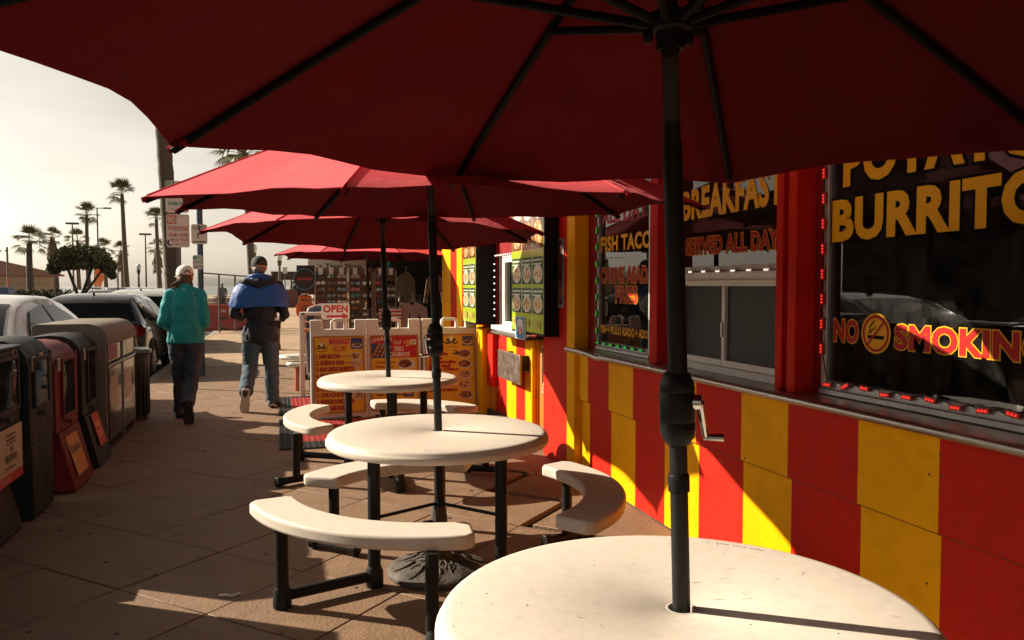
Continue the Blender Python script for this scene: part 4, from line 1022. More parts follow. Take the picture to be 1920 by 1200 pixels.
    for sgn in (-1,1):
        for poly in sw:
            fn = lambda u, v, w: (sgn*(wz(v)*1.0+.006+w-.012*max(0,(v-1.2)/.3)*0), u, v-.0)
            s = MB().prism(poly, lambda u,v,w: (sgn*((.865+(wz(1.40)-.865)*(v-belt)/(1.40-belt))+w), u, v), .002, .012)
            build('side_window', s, CGL, t, smooth=False)
        for y in ax:
            wl_ = MB(); x0 = sgn*.70; x1 = sgn*.905
            wl_.tube([(x0,y,.33),(sgn*.715,y,.33),(sgn*.89,y,.33),(x1,y,.33)], [.30,.33,.33,.30], 24)
            wh = build('wheel', wl_, TYRE, t, ang=50)
            rmm = MB().cyl((sgn*.895,y,.33),(sgn*.912,y,.33),.20,.19,20)
            for k in range(5):
                a = 2*math.pi*k/5; rmm.obox((sgn*.914,y+.10*math.cos(a),.33+.10*math.sin(a)),(.006,.095,.022),Euler((a,0,0)))
            build('rim', rmm, RIM, wh)
            ar = MB().tube([(sgn*.895,y+.385*math.cos(q),.33+.385*math.sin(q)) for q in [R(-10+200*i/14) for i in range(15)]], .03, 8)
            build('wheel_arch', ar, mat('arch_trim', (.015,.015,.015), .6), t)
        if style == 'sedan': tl = MB().box(sgn*.53-.15,sgn*.53+.15,-.012,.10,.76,.87)
        else: tl = MB().prism([(.0,.80),(.0,.99),(.40,1.00),(.46,.98),(.30,.90),(.12,.82)], lambda u,v,w: (sgn*(.50+.37*w-.10*w*(u<.05)), u+.03-.03*(1-w), v), 0, 1)
        build('tail_light', tl, TAIL, t, bevel=.02)
        build('headlight', MB().box(sgn*.66-.14,sgn*.66+.14,L-.32,L-.10,.60,.70), LAMPG, t, bevel=.02)
        build('mirror', MB().ell((sgn*1.0,sw[-1][-1][0]-.12,1.02), (.11,.06,.075)), pm, t)
        for dy in ([1.9,2.9] if style == 'sedan' else [1.0,2.0]):
            build('door_handle', MB().box(sgn*.90-.012,sgn*.90+.012,dy-.45+.25,dy-.20+.15,.86,.885), pm, t, bevel=.006)
    build('licence_plate', MB().box(-.16,.16,-.016,.01,.62,.78), PLT, t)
    build('bumper', MB().box(-.78,.78,-.035,.20,.34,.55), pm if style == 'sedan' else mat('bumper_black', (.02,.02,.02), .5), t, bevel=.05, seg=3)
    an = MB().ell((0,gp[3][0]+.15,gp[3][1]+.05), (.02,.07,.045)).cyl((0,gp[3][0]+.12,gp[3][1]+.03),(0,gp[3][0]-.02,gp[3][1]+.28),.004,.003,6)
    build('antenna', an, mat('antenna_black', (.02,.02,.02), .4), t)
    t.location = loc; t.rotation_euler.z = rot
    return t
WH = paint('white_car_paint', (.62,.60,.56)); CH = paint('charcoal_car_paint', (.045,.043,.042), .4); SIL = paint('silver_car_paint', (.38,.37,.35), .5); DBL = paint('dark_blue_car_paint', (.02,.025,.04), .3)
car('parked_sedan', 'white sedan parked at the curb behind the newspaper racks', 'sedan', WH, (-2.99,7.2,-.125)).scale = (1,1,1.045)
car('parked_hatchback', 'dark grey hatchback parked ahead of the white sedan, red tail light showing', 'hatch', CH, (-2.90,13.9,-.125)).scale = (.97,.97,.97)
car('parked_hatchback', 'white hatchback parked beyond the dark grey hatchback', 'hatch', WH, (-3.0,19.3,-.125))
car('parked_sedan', 'dark sedan parked on the far side of the street', 'hatch', DBL, (-8.3,7.5,-.125))
for k, (lab, stl, pm, px, d, rot) in enumerate((
    ('white sedan facing this way in the lot below the low round tree', 'sedan', WH, 158, 34, 200), ('dark car in the lot beneath the low round tree', 'hatch', DBL, 178, 44, 10),
    ('pale sedan in the lot between the tree and the tall palm', 'sedan', SIL, 203, 31, 190), ('dark hatchback in the lot at the foot of the tall palm', 'hatch', CH, 232, 40, 20),
    ('silver hatchback in the lot just beyond the white hatchback', 'hatch', SIL, 258, 36, 0), ('pale car in the lot behind the leaning palm trunk', 'sedan', SIL, 285, 46, 5))):
    p = spot(px, d); car('parked_car', lab, stl, pm, (p.x, p.y, -.13), R(rot)+YAW*0, 'cars in the parking lot')

# ------------------------------------------------------------------ curb signs
SGW = mat('sign_white', (.60,.56,.48), .45, dirt=(.35,.28,.2), damt=.3); SGR = mat('sign_red', (.50,.13,.07), .45); SGG = mat('sign_green', (.05,.30,.16), .45); SGK = mat('sign_black', (.03,.03,.03), .5)
POLEM = mat('galvanised_pole', (.16,.14,.12), .5, .5, var=.2); POLEB = mat('blue_pole_paint', (.05,.085,.12), .5, var=.2)
def facefn(x, y, th=0):     # sign facing the camera side (-y)
    c, s = math.cos(th), math.sin(th)
    return lambda u, v, w: (x+u*c+w*s, y+u*s-w*c, v)
def plate(t, name, fn, u0, u1, z0, z1, items, mats, m=None):
    r_ = .03; pl = []
    for cu, cv, a in ((u1-r_,z1-r_,0),(u0+r_,z1-r_,90),(u0+r_,z0+r_,180),(u1-r_,z0+r_,270)):
        for k in range(5): q = R(a+22.5*k); pl.append((cu+r_*math.cos(q), cv+r_*math.sin(q)))
    p = build(name, MB().prism(pl, fn, 0, .004), m or SGW, t, smooth=False)
    f = MB()
    for it in items:
        if it[0] == 't': letters(f, it[1], it[2], fn, .0062, it[4] if len(it) > 4 else .02, mi=it[3])
        elif it[0] == 'q': qd(f, *it[1], fn, .0052, it[2])
        elif it[0] == 'd': disc(f, *it[1], fn, it[3] if len(it) > 3 else .0054, it[2], 18)
        elif it[0] == 'b': bar2(f, it[1], it[2], it[3], fn, .0056, it[4])
    if f.v: build('print', f, mats, p, smooth=False)
    return p
px_, py_ = -1.34, 12.3
ps = thing('parking_sign', 'curb sign post with red no parking sign under a green fifteen minute sign', 'sign', (px_,py_,0))
build('post', MB().box(px_-.022,px_+.022,py_+.006,py_+.02,0,2.95).box(px_-.03,px_-.021,py_+.0,py_+.03,0,2.95).box(px_+.021,px_+.03,py_,py_+.03,0,2.95), POLEM, ps)
fs_ = facefn(px_-.005, py_-.004)
plate(ps, 'sign_plate', fs_, -.15, .155, 2.02, 2.49, [('q',(-.14,-.015,2.35,2.475),1),('t','NO',(-.125,-.03,2.365,2.455),0,.03),('t','PARKING',(-.125,.14,2.255,2.325),1,.03),('t','8AM-10AM',(-.12,.135,2.17,2.225),1,.02),('t','MON  THURS',(-.08,.14,2.10,2.15),1,.02),('t','STREET SWEEPING',(-.06,.13,2.055,2.078),1,.0),('d',(-.105,2.085,.04,.045),2),('d',(-.09,2.09,.03,.03),0,.0060)], [SGW, SGR, SGK])
plate(ps, 'sign_plate', facefn(px_-.005, py_-.005), -.155, .15, 2.51, 2.96, [('q',(-.145,-.035,2.83,2.945),1),('t','15',(-.125,-.055,2.845,2.93),0,.03),('t','MINUTE',(-.01,.13,2.88,2.92),1,.02),('t','PARKING',(-.13,.13,2.72,2.79),1,.02),('t','8AM-6PM',(-.12,.13,2.61,2.675),1,.02),('t','EXCEPT SUN',(-.10,.08,2.545,2.57),1,.0)], [SGW, SGG])
for z in (2.06,2.46,2.55,2.92):
    build('bolt', MB().ell((px_-.005,py_-.012,z),(.008,.006,.008),None,8,5), SGK, ps)
px_, py_ = -1.20, 14.0
pb = thing('camera_sign_post', 'blue steel pole carrying a white surveillance notice and a small parking sign', 'sign', (px_,py_,0))
build('pole', MB().cyl((px_,py_,0),(px_,py_,2.85),.048,n=16).lathe((px_,py_,0),[(.049,2.30),(.06,2.36),(.062,2.44),(.049,2.5)],16), POLEB, pb)
plate(pb, 'sign_plate', facefn(px_,py_-.054), -.125, .12, 2.15, 2.47, [('t','SECURITY CAMERAS',(-.10,.10,2.425,2.445),0,.02),('t','HAVE BEEN INSTALLED',(-.11,.11,2.395,2.415),0,.02),('t','IN THIS AREA',(-.06,.06,2.365,2.385),0,.02),('d',(0,2.285,.036,.045),0),('d',(.012,2.275,.028,.038),1,.0060),('q',(-.03,-.005,2.29,2.33),0),('q',(-.10,.10,2.175,2.195),0)], [SGK, SGW])
plate(pb, 'sign_plate', facefn(px_-.03,py_-.054), -.08, .07, 1.74, 1.97, [('q',(-.07,-.02,1.90,1.955),0),('t','2HR',(.0,.06,1.91,1.95),0,.02),('t','PARKING',(-.06,.055,1.84,1.875),0,.02),('t','8AM-6PM',(-.06,.055,1.77,1.80),0,.02)], [SGG, SGW])

# ------------------------------------------------------------------ palms, trees, hedge
BARK = mat('palm_bark', (.105,.082,.062), .9, var=.3, vscale=14, bump=.6, bscale=24); FROND = mat('palm_frond', (.13,.13,.045), .7, var=.3, vscale=2, spec=.2); DEAD = mat('dead_frond', (.16,.115,.065), .9, var=.3); LEAF = mat('tree_leaf', (.085,.083,.036), .85, var=.4, vscale=3); HLEAF = mat('hedge_leaf', (.040,.045,.020), .85, var=.4, vscale=3); BARK2 = mat('tree_bark', (.07,.055,.042), .9, var=.3, bump=.4)
def frond_mesh():
    m = MB(); m.tube([(0,0,0),(.45,0,.10),(.9,0,.12)], [.022,.016,.012], 4)
    for k in range(11):
        a = R(-75+15*k); L = .95-.12*abs(k-5)/5; b = Vector((.88,0,.12)); d = Vector((math.cos(a), math.sin(a), 0))
        n = Vector((-d.y,d.x,0))*.055
        q1 = b+d*L*.55+Vector((0,0,-.03)); q2 = b+d*L+Vector((0,0,-.22-.10*abs(k-5)/5))
        m.add([b, q1+n, q1-n, q2, q1+Vector((0,0,.02))], [[0,4,1],[0,2,4],[1,4,3],[4,2,3]])
    return m
fr_proto = None
def palm(label, px, d, py_top, base_px, crown=1.6, tr=.20, nf=24, skirt=0, seed=0, zb=-.13):
    global fr_proto
    rn = random.Random(seed); top = spot(px, d, py_top); base = spot(base_px, d); base.z = zb
    t = thing('palm_tree', label, 'palm tree', base, 'palm trees by the beach')
    mid = base.lerp(top, .5)+Vector((rn.uniform(-.3,.3)*.6,0,0)); pts = []; rad = []
    for k in range(13):
        q = k/12; pts.append(base*(1-q)**2+mid*2*q*(1-q)+top*q*q); rad.append(tr*(1.25-.45*q+(.25 if k == 0 else 0)))
    build('trunk', MB().tube(pts, rad, 12), BARK, t)
    for k in range(nf):
        a = rn.uniform(0, 360); el = rn.choice((75,50,35,20,0,-20,-40)) if k > 3 else 70
        s = crown/1.85*rn.uniform(.85,1.1)
        rot = Euler((rn.uniform(-.3,.3), -R(el), R(a)), 'XYZ')
        if fr_proto is None:
            o = build('frond', frond_mesh(), FROND, t, smooth=False); fr_proto = o.data; o.location = top; o.rotation_euler = rot; o.scale = (s,s,s)
        else: piece('frond', fr_proto, t, top, rot, (s,s,s))
    if skirt:
        m = MB()
        for k in range(170):
            a = rn.uniform(0,6.28); z = rn.uniform(0,1)**1.3*skirt; r0 = tr*1.0; r1 = tr+.75*crown/1.6*math.sin(math.pi*min(1,.25+.75*(1-z/skirt)))*rn.uniform(.6,1)*.62
            c = top+Vector((r0*math.cos(a), r0*math.sin(a), -z*.75+.1)); e = top+Vector((r1*math.cos(a), r1*math.sin(a), -z*.75-.35-.2*rn.random())); n = Vector((-math.sin(a),math.cos(a),0))*.09
            m.add([c+n*.4, c-n*.4, e-n, e+n, e+Vector((0,0,-.3))], [[0,1,2,3],[3,2,4]])
        build('dead_skirt', m, DEAD, t, smooth=False)
    return t
palm('short palm with a wide crown beside the tiled roof building', 58, 62, 455, 60, 1.6, .24, 26, 0, 1)
palm('shaggy skirted palm left of the round tree', 101, 80, 446, 108, 1.35, .2, 22, 2.6, 2)
palm('small palm crown showing above the round tree', 148, 88, 452, 150, 1.6, .2, 20, 0, 3)
palm('tall palm rising directly behind the round tree', 166, 78, 404, 168, 1.5, .19, 24, 0, 4)
palm('skirted palm just right of the round tree', 197, 92, 466, 200, 1.4, .2, 20, 3.0, 5)
palm('short skirted palm close to the foot of the tallest palm', 229, 95, 471, 232, 1.4, .22, 20, 2.8, 6)
palm('tallest slender palm standing alone against the sky', 233, 80, 366, 240, 1.75, .22, 28, 0, 7)
palm('slender palm just left of the thick near trunk', 296, 82, 412, 302, 1.5, .2, 24, 0, 8)
palm('skirted low palm partly behind the slender one', 297, 90, 466, 300, 1.4, .22, 20, 3.0, 9)
palm('palm with a drooping crown above the walking man', 462, 40, 292, 476, 1.9, .17, 34, 1.2, 10, 0)
# near palm: trunk passes behind the umbrella edge
nb = Vector((-1.86,16.6,0)); nm = Vector((-1.90,16.4,2.2)); ntp = Vector((-2.16,16.2,7.5))
npal = thing('palm_tree', 'thick near palm trunk standing at the curb behind the parking sign', 'palm tree', nb, 'palm trees by the beach')
rings = []
for k in range(61):
    q = k/60; rings.append(nb*(1-q)**2+nm*2*q*(1-q)+ntp*q*q)
build('trunk', MB().tube(rings, [.165-.05*k/60+.006*math.sin(k*2.4)+(.05 if k < 1 else 0) for k in range(61)], 18), BARK, npal)
build('trunk_band', MB().tube([rings[15],rings[16]], .172, 18), mat('pale_band', (.5,.46,.4), .7), npal)
rn = random.Random(5)
for k in range(26): piece('frond', fr_proto, npal, ntp, Euler((rn.uniform(-.3,.3), -R(rn.choice((60,40,20,0,-20,-45))), rn.uniform(0,6.28))), (1.1,1.1,1.1))

def leaf_cloud(m, c, r, n, s, rn, hollow=.55):
    for k in range(n):
        d = Vector((rn.gauss(0,1),rn.gauss(0,1),rn.gauss(0,1))).normalized()*(hollow+(1-hollow)*rn.random())
        p = Vector((c[0]+d.x*r[0], c[1]+d.y*r[1], c[2]+d.z*r[2]))
        a = Vector((rn.gauss(0,1),rn.gauss(0,1),rn.gauss(0,1))).normalized(); b = a.orthogonal().normalized(); q = s*rn.uniform(.6,1.3)
        m.add([p+a*q, p+b*q*.5, p-a*q, p-b*q*.5], [[0,1,2,3]])
def tree(label, base, blobs, trunks, leaf, m=LEAF, n=500, s=.10, seed=1):
    rn = random.Random(seed); t = thing('tree', label, 'tree', base)
    tm = MB()
    for pts, rad in trunks: tm.tube([base+Vector(p) for p in pts], rad, 8)
    build('trunk', tm, BARK2, t)
    cm = MB()
    for c, r in blobs: leaf_cloud(cm, base+Vector(c), r, n, s, rn)
    build('crown', cm, m, t, smooth=False)
b = spot(152, 30); b.z = -.1; up = .62
tree('low dark round-topped tree on two leaning trunks in the parking lot', b,
     [((-.55,0,1.85+up),(.5,.7,.34)),((0,0,2.12+up),(.65,.8,.36)),((.60,0,1.95+up),(.5,.7,.34)),((.0,0,1.75+up),(.85,.7,.22)),((.92,.1,1.68+up),(.30,.5,.3)),((-.3,-.3,2.15+up),(.4,.4,.28)),((.35,.3,2.2+up),(.4,.5,.25)),((1.08,0,1.35+up),(.13,.2,.14)),((-.88,.0,1.58+up),(.25,.3,.2))],
     [([(-.40,0,0),(-.22,0,.75),(.05,.0,1.25),(.4,.1,1.7+up)],[.10,.085,.07,.05]),([(.16,0,0),(.05,0,.65),(-.12,0,1.25),(-.45,0,1.7+up)],[.09,.08,.065,.05]),([(.0,0,1.1),(.40,0,1.65),(.80,0,1.65+up)],[.06,.05,.03])], None, n=760, s=.08, seed=3)
b = Vector((-12.5,13,-.1))
tree('broad leafy tree standing across the street', b, [((0,0,5),(2.2,2.4,1.4)),((-1.3,.8,4.4),(1.5,1.5,1)),((1.2,-.8,4.3),(1.5,1.6,1)),((.2,1.5,5.8),(1.4,1.4,.9))], [([(0,0,0),(.1,0,1.8),(0,.1,3.2),(.3,.4,5)],[.28,.22,.18,.06]),([(0,.1,2.6),(-1.0,.5,4.2)],[.14,.06]),([(.05,.05,2.8),(1.2,-.6,4.2)],[.13,.05])], None, n=900, s=.22, seed=8)
rn = random.Random(11); hd = MB(); pa, pb_ = spot(14, 42), spot(142, 46)
for k in range(34):
    q = k/33; c = pa.lerp(pb_, q); h = .55+.1*math.sin(k*1.3)+.06*rn.random()
    leaf_cloud(hd, (c.x,c.y,h*1.05-.1), (.42,.6,h+.05), 190, .075, rn, .75)
tag(build('hedge', hd, HLEAF, smooth=False), 'dark clipped hedge along the edge of the parking lot', 'hedge')

# ------------------------------------------------------------------ far buildings, lamps, fence
STUC = mat('tan_stucco', (.40,.30,.20), .85, var=.06, bump=.1); TILE = mat('clay_tile', (.30,.14,.08), .75, var=.2, vscale=3)
p0 = spot(-60, 66); p1 = spot(104, 78)
bd = thing('tiled_roof_building', 'low tan stucco building under a hipped clay tile roof', 'building', p0.lerp(p1,.5))
dv = (p1-p0); Ln = dv.length; ex = dv.normalized(); ey = Vector((-ex.y,ex.x,0)); BM = Matrix.Translation(p0) @ Matrix(((ex.x,ey.x,0,0),(ex.y,ey.y,0,0),(0,0,1,0),(0,0,0,1)))
build('wall', MB().box(0,Ln,0,9,-.3,2.35).xf(BM), STUC, bd, smooth=False)
bb = MB()
for z in (.9,1.6,2.3): bb.box(-.02,Ln+.02,-.03,-.001,z,z+.05)
build('wall_band', bb.xf(BM), mat('stucco_groove', (.25,.18,.12), .9), bd, smooth=False)
rf = MB().add([(-.6,-.6,2.36),(Ln+.6,-.6,2.36),(Ln+.6,9.6,2.36),(-.6,9.6,2.36),(3.5,4.5,4.1),(Ln-4.5,4.5,4.1)],[[0,1,5,4],[1,2,5],[2,3,4,5],[3,0,4],[3,2,1,0]]).xf(BM)
build('roof', rf, TILE, bd, smooth=False)
tb = MB(); nn = 46
for k in range(nn+1):
    u = -.5+(Ln+1)*k/nn; um = min(max(u,3.5),Ln-4.5); q = 1-abs(u-um)/5.1
    e = Vector((u,-.58,2.39)); tpp = Vector((u, -.6+5.1*max(.05,q), 2.39+1.74*max(.05,q))); tb.cyl(e,tpp,.07,n=5)
build('tile_ridge', tb.xf(BM), TILE, bd)
hp_ = MB().tube([(Ln+.6,-.6,2.42),(Ln-4.5,4.5,4.16),(3.5,4.5,4.16)],.09,6).xf(BM); build('hip_ridge', hp_, mat('pale_ridge_tile', (.5,.38,.28), .8), bd)
rpole = spot(16, 34); rp = thing('striped_pole', 'thin pole painted red below and grey above, carrying a string of pennants', 'pole', rpole)
build('pole_base', MB().cyl(rpole, rpole+Vector((0,0,1.85)), .045, n=10), SGR, rp); build('pole_top', MB().cyl(rpole+Vector((0,0,1.851)), rpole+Vector((0,0,3.1)), .04, n=10), POLEM, rp)
bn = MB(); q0 = rpole+Vector((0,0,2.98))
for k in range(9):
    c = q0+Vector((-.22*k,.02*k,-.05*math.sin(k*.35))); bn.add([c,c+Vector((-.09,0,0)),c+Vector((-.045,.004,-.10))],[[0,1,2]])
bn.tube([q0, q0+Vector((-1,.1,-.06)), q0+Vector((-2.2,.2,0))], .006, 4); build('pennant_string', bn, SGK, rp, smooth=False)
q = spot(8, 26); bx = thing('blue_cart', 'blue panelled cart standing before the hedge', 'cart', q)
build('cart_box', MB().box(q.x-.35,q.x+.22,q.y-.3,q.y+.3,.60,1.42), mat('faded_blue', (.13,.16,.26), .6, var=.15), bx, bevel=.02)
build('cart_leg', MB().box(q.x-.3,q.x-.22,q.y-.25,q.y-.17,-.1,.6).box(q.x+.1,q.x+.18,q.y-.25,q.y-.17,-.1,.6), SGK, bx); build('cart_shelf', MB().box(q.x-.36,q.x+.2,q.y-.3,q.y+.3,.05,.38), mat('cart_wood', (.22,.10,.06), .7), bx)
LMP = mat('lamp_post_metal', (.10,.09,.08), .5, .3); GLB = mat('lamp_globe', (.75,.72,.65), .25)
def lamp(label, px, d, py, kind):
    b = spot(px, d); h = spot(px, d, py).z; t = thing('street_lamp', label, 'street lamp', b, 'street lamps by the beach')
    build('post', MB().tube([b+Vector((0,0,-.2)), b+Vector((0,0,h))], [.10,.06], 8), LMP, t)
    if kind == 'double':
        build('arm', MB().tube([b+Vector((-.9,0,h)), b+Vector((.9,0,h))], .04, 6), LMP, t)
        for s in (-1,1): build('lamp_head', MB().box(b.x+s*.9-.35,b.x+s*.9+.35,b.y-.15,b.y+.15,h-.06,h+.08), LMP, t, bevel=.02)
    elif kind == 'single': build('lamp_head', MB().box(b.x-.55,b.x+.55,b.y-.2,b.y+.2,h-.02,h+.16), LMP, t, bevel=.03)
    else:
        build('globe', MB().ell(b+Vector((0,0,h+.22)), (.17,.17,.24)), GLB, t); build('globe_collar', MB().lathe(b+Vector((0,0,h)),[(.06,-.3),(.10,-.28),(.14,.0),(.05,.02)],10), LMP, t)
lamp('tall parking lot lamp with one flat head left of the double lamp', 139, 75, 421, 'single')
lamp('double-headed parking lot lamp beside the tall palm', 186, 78, 391, 'double')
lamp('plain lamp post with a flat head between the tallest and slender palms', 275, 80, 441, 'single')
lamp('globe street lamp far off between palms and parked cars', 261, 58, 506, 'globe')
lamp('globe street lamp near the beach kiosk', 525, 46, 489, 'globe')
lamp('globe street lamp rising behind the black cap of the walking man', 477, 42, 474, 'globe')
def post_sign(label, px, d, py0, py1, w, m=SGW, words=None):
    b = spot(px, d); z0 = spot(px, d, py1).z; z1 = spot(px, d, py0).z; t = thing('street_sign', label, 'sign', b)
    build('post', MB().cyl(b, b+Vector((0,.02,z1)), .03, n=6), POLEM, t); build('sign_plate', MB().box(b.x-w/2,b.x+w/2,b.y-.05,b.y-.03,z0,z1), m, t)
post_sign('small square sign on a thin post by the hedge', 103, 32, 504, 515, .26)
post_sign('pale sign plate on a post before the beach kiosk', 535, 44, 501, 513, .24)
post_sign('small green street sign far off past the kiosk', 563, 58, 505, 508, .5, SGG)
post_sign('little pale sign on a post in the lot behind the dark hatchback', 222, 30, 512, 530, .08)
fl = spot(190, 70); ft_ = thing('orange_banner', 'bright orange banner flag behind the round tree', 'flag', fl)
build('pole', MB().cyl(fl, fl+Vector((-.55,0,3.1)), .03, n=6), SGW, ft_)
bm_ = MB(); cols = []
for k in range(9):
    z = 1.0+.24*k; bm_.v += [fl+Vector((-.55,0,z)), fl+Vector((-.55+.3+.5*math.sin(min(1,k/5)*1.6)+.06*math.sin(k*1.7),.12*math.sin(k),z))]
for k in range(8): bm_.f.append([2*k,2*k+1,2*k+3,2*k+2]); bm_.m.append(0)
build('cloth', bm_, mat('orange_cloth', (.75,.20,.05), .7), ft_)
# chain-link fence over the walk's end
A, B = spot(380, 24.6), spot(497, 26.8); fe = thing('chain_link_fence', 'sagging chain-link fence between the blue pole and the walking man', 'fence', A.lerp(B,.5))
dvec = B-A; top = lambda q: A+dvec*q+Vector((0,0,1.86-.13*q))
build('top_rail', MB().tube([top(k/8) for k in range(9)], .022, 6), POLEM, fe)
for k in range(5):
    c = A+dvec*k/4; build('fence_post', MB().cyl(c, top(k/4), .03, n=8), POLEM, fe)
cl_ = MB(); Lf = dvec.length; stp = .085
for k in range(int(Lf/stp)+22):
    for s in (-1,1):
        u0 = (k*stp if s > 0 else k*stp); h = 1.75
        a0, a1 = u0-(h if s > 0 else 0), u0-(0 if s > 0 else h)
        # strand from (a0,0.1) to (a1,h) clipped to the panel
        za, zb_ = (.08, h)
        ua, ub = (a0, a1) if s > 0 else (a1+h, a0)
        ua, ub = (u0-h, u0) if s > 0 else (u0, u0-h)
        t0, t1 = 0.0, 1.0
        du = ub-ua
        for lo, hi in ((0, Lf),):
            ts_ = sorted(((lo-ua)/du, (hi-ua)/du)); t0 = max(t0, ts_[0]); t1 = min(t1, ts_[1])
        if t1-t0 < .03: continue
        q = lambda tt: A+dvec*((ua+du*tt)/Lf)+Vector((0,0,za+(zb_-za)*tt-.10*(ua+du*tt)/Lf))
        cl_.cyl(q(t0), q(t1), .004, n=3, cap=False)
tag(build('wire_mesh', cl_, POLEM, fe, smooth=False), kind='stuff')
# barriers
BARR = mat('barrier_red', (.48,.030,.020), .5, var=.15, dirt=(.35,.2,.15), dscale=4, damt=.45)
def barrier(label, c, rot):
    t = thing('water_barrier', label, 'barrier', (0,0,0), 'red plastic road barriers')
    pr = [(-.28,0),(.28,0),(.28,.16),(.13,.42),(.10,.84),(-.10,.84),(-.13,.42),(-.28,.16)]
    build('barrier_shell', MB().prism(pr, lambda u,v,w: (w,u,v), -.95, .95), BARR, t, bevel=.03)
    for s in (-.6,0,.6): build('fork_slot', MB().box(s-.12,s+.12,-.285,-.27,.02,.10).box(s-.12,s+.12,-.175,-.155,.36,.44), SGK, t, smooth=False)
    build('reflector', MB().box(-.07,.07,-.118,-.112,.55,.68), SGW, t); build('coupling', MB().cyl((.98,0,.0),(.98,0,.86),.06,n=10), BARR, t)
    t.location = c; t.rotation_euler.z = rot
c = spot(420, 26.6); barrier('red plastic barrier seen between the two walkers', (c.x,c.y,-.0), -.12)
c = spot(312, 28.0); barrier('red plastic barrier hidden partly behind the woman in teal', (c.x,c.y,-.12), -.05)
nt2 = thing('debris_netting', 'dark netting heaped over the top of the red barriers', 'netting', spot(440,27.4))
nm_ = MB(); o = spot(400,27.4); o2 = spot(500,28.2)
for k in range(40):
    q = k/39; c = o.lerp(o2,q); nm_.cyl(c+Vector((0,0,.75)), c+Vector((.1,.1,1.10-.1*math.sin(6*q))), .010, n=4)
for k in range(7): nm_.cyl(o+Vector((0,0,.76+.055*k)), o2+Vector((0,0,.76+.055*k)), .010, n=4)
build('net', nm_, mat('net_dark', (.05,.035,.03), .9), nt2, smooth=False)
# low sea wall and beach
tag(build('sea_wall', MB().box(-60,60,76,76.5,-.3,.30), mat('sea_wall_concrete', (.50,.42,.32), .85, var=.1)), 'low tan wall along the beach behind the walk', 'wall')
tag(build('sea', MB().box(-1500,1500,160,2400,-2.1,-.31), mat('sea_water', (.20,.22,.22), .25), smooth=False), kind='structure')
# beach kiosk
c0 = spot(538, 54); ks = thing('beach_kiosk', 'small dark wooden kiosk with a flat roof beyond the walk', 'kiosk', c0)
WD = mat('kiosk_wood', (.06,.04,.03), .8, var=.2)
build('roof', MB().box(c0.x-1.0,c0.x+.95,c0.y-.8,c0.y+1.2,1.85,2.4), WD, ks)
for s in (-.9,-.3,.3,.85): build('roof_post', MB().box(c0.x+s-.05,c0.x+s+.05,c0.y-.7,c0.y-.6,.0,1.85), WD, ks)
build('counter', MB().box(c0.x-.15,c0.x+.75,c0.y-.8,c0.y-.1,.0,1.2), mat('kiosk_counter', (.14,.06,.035), .8), ks)
c1 = spot(575, 62); k2 = thing('shade_canopy', 'far square shade canopy on posts along the walk', 'canopy', c1)
build('canopy_roof', MB().box(c1.x-.5,c1.x+.6,c1.y-.6,c1.y+.6,2.0,2.15), WD, k2)
for s in (-.45,.55): build('canopy_post', MB().cyl((c1.x+s,c1.y,.0),(c1.x+s,c1.y,2.0),.04,n=6), WD, k2)

# ------------------------------------------------------------------ people
SKIN = mat('skin', (.42,.23,.15), .5, var=.08); HAIRB = mat('brown_hair', (.085,.048,.026), .6, var=.3, vscale=40, bump=.3); HAIRG = mat('grey_hair', (.13,.115,.10), .6, var=.2, vscale=40)
TEAL = mat('teal_fleece', (.006,.27,.29), .75, var=.10, vscale=14, bump=.45, bscale=11); DENIM = mat('dark_denim', (.038,.055,.075), .85, var=.22, vscale=9, bump=.5, bscale=14)
DENIM2 = mat('blue_denim', (.045,.072,.098), .85, var=.22, vscale=9, bump=.5, bscale=14)
NAVYC = mat('navy_nylon', (.008,.009,.016), .75, var=.15, bump=.4, bscale=12); BLUEC = mat('royal_blue_nylon', (.008,.075,.30), .6, var=.12, vscale=10, bump=.45, bscale=9)
CAPW = mat('white_cap_cotton', (.70,.66,.60), .8, var=.05, bump=.1); CAPB = mat('black_cap_cotton', (.018,.017,.016), .8); SHOE = mat('dark_shoe', (.03,.028,.027), .6, var=.2); SOLE = mat('pale_sole', (.45,.42,.38), .7); SOLED = mat('dark_sole', (.03,.03,.03), .8)
PIPE = mat('pale_piping', (.10,.34,.34), .7); CDK = mat('dark_clothes', (.022,.02,.02), .85, var=.2); CGR = mat('grey_blue_shirt', (.14,.17,.20), .85); CWH = mat('white_shirt', (.55,.52,.46), .85); CRD = mat('dusty_red_shirt', (.25,.06,.05), .85)

def organic(name, mb, m, parent, vox, smooth=5, disp=0):
    o = build(name, mb, m, parent, ang=180)
    a = o.modifiers.new('remesh', 'REMESH'); a.mode = 'VOXEL'; a.voxel_size = vox; a.use_smooth_shade = True
    b = o.modifiers.new('smooth', 'SMOOTH'); b.iterations = smooth; b.factor = .5
    if disp:
        tx = bpy.data.textures.get('folds') or bpy.data.textures.new('folds', 'CLOUDS'); tx.noise_scale = .085
        d = o.modifiers.new('folds', 'DISPLACE'); d.texture = tx; d.strength = disp; d.mid_level = .5; d.texture_coords = 'LOCAL'
    return o

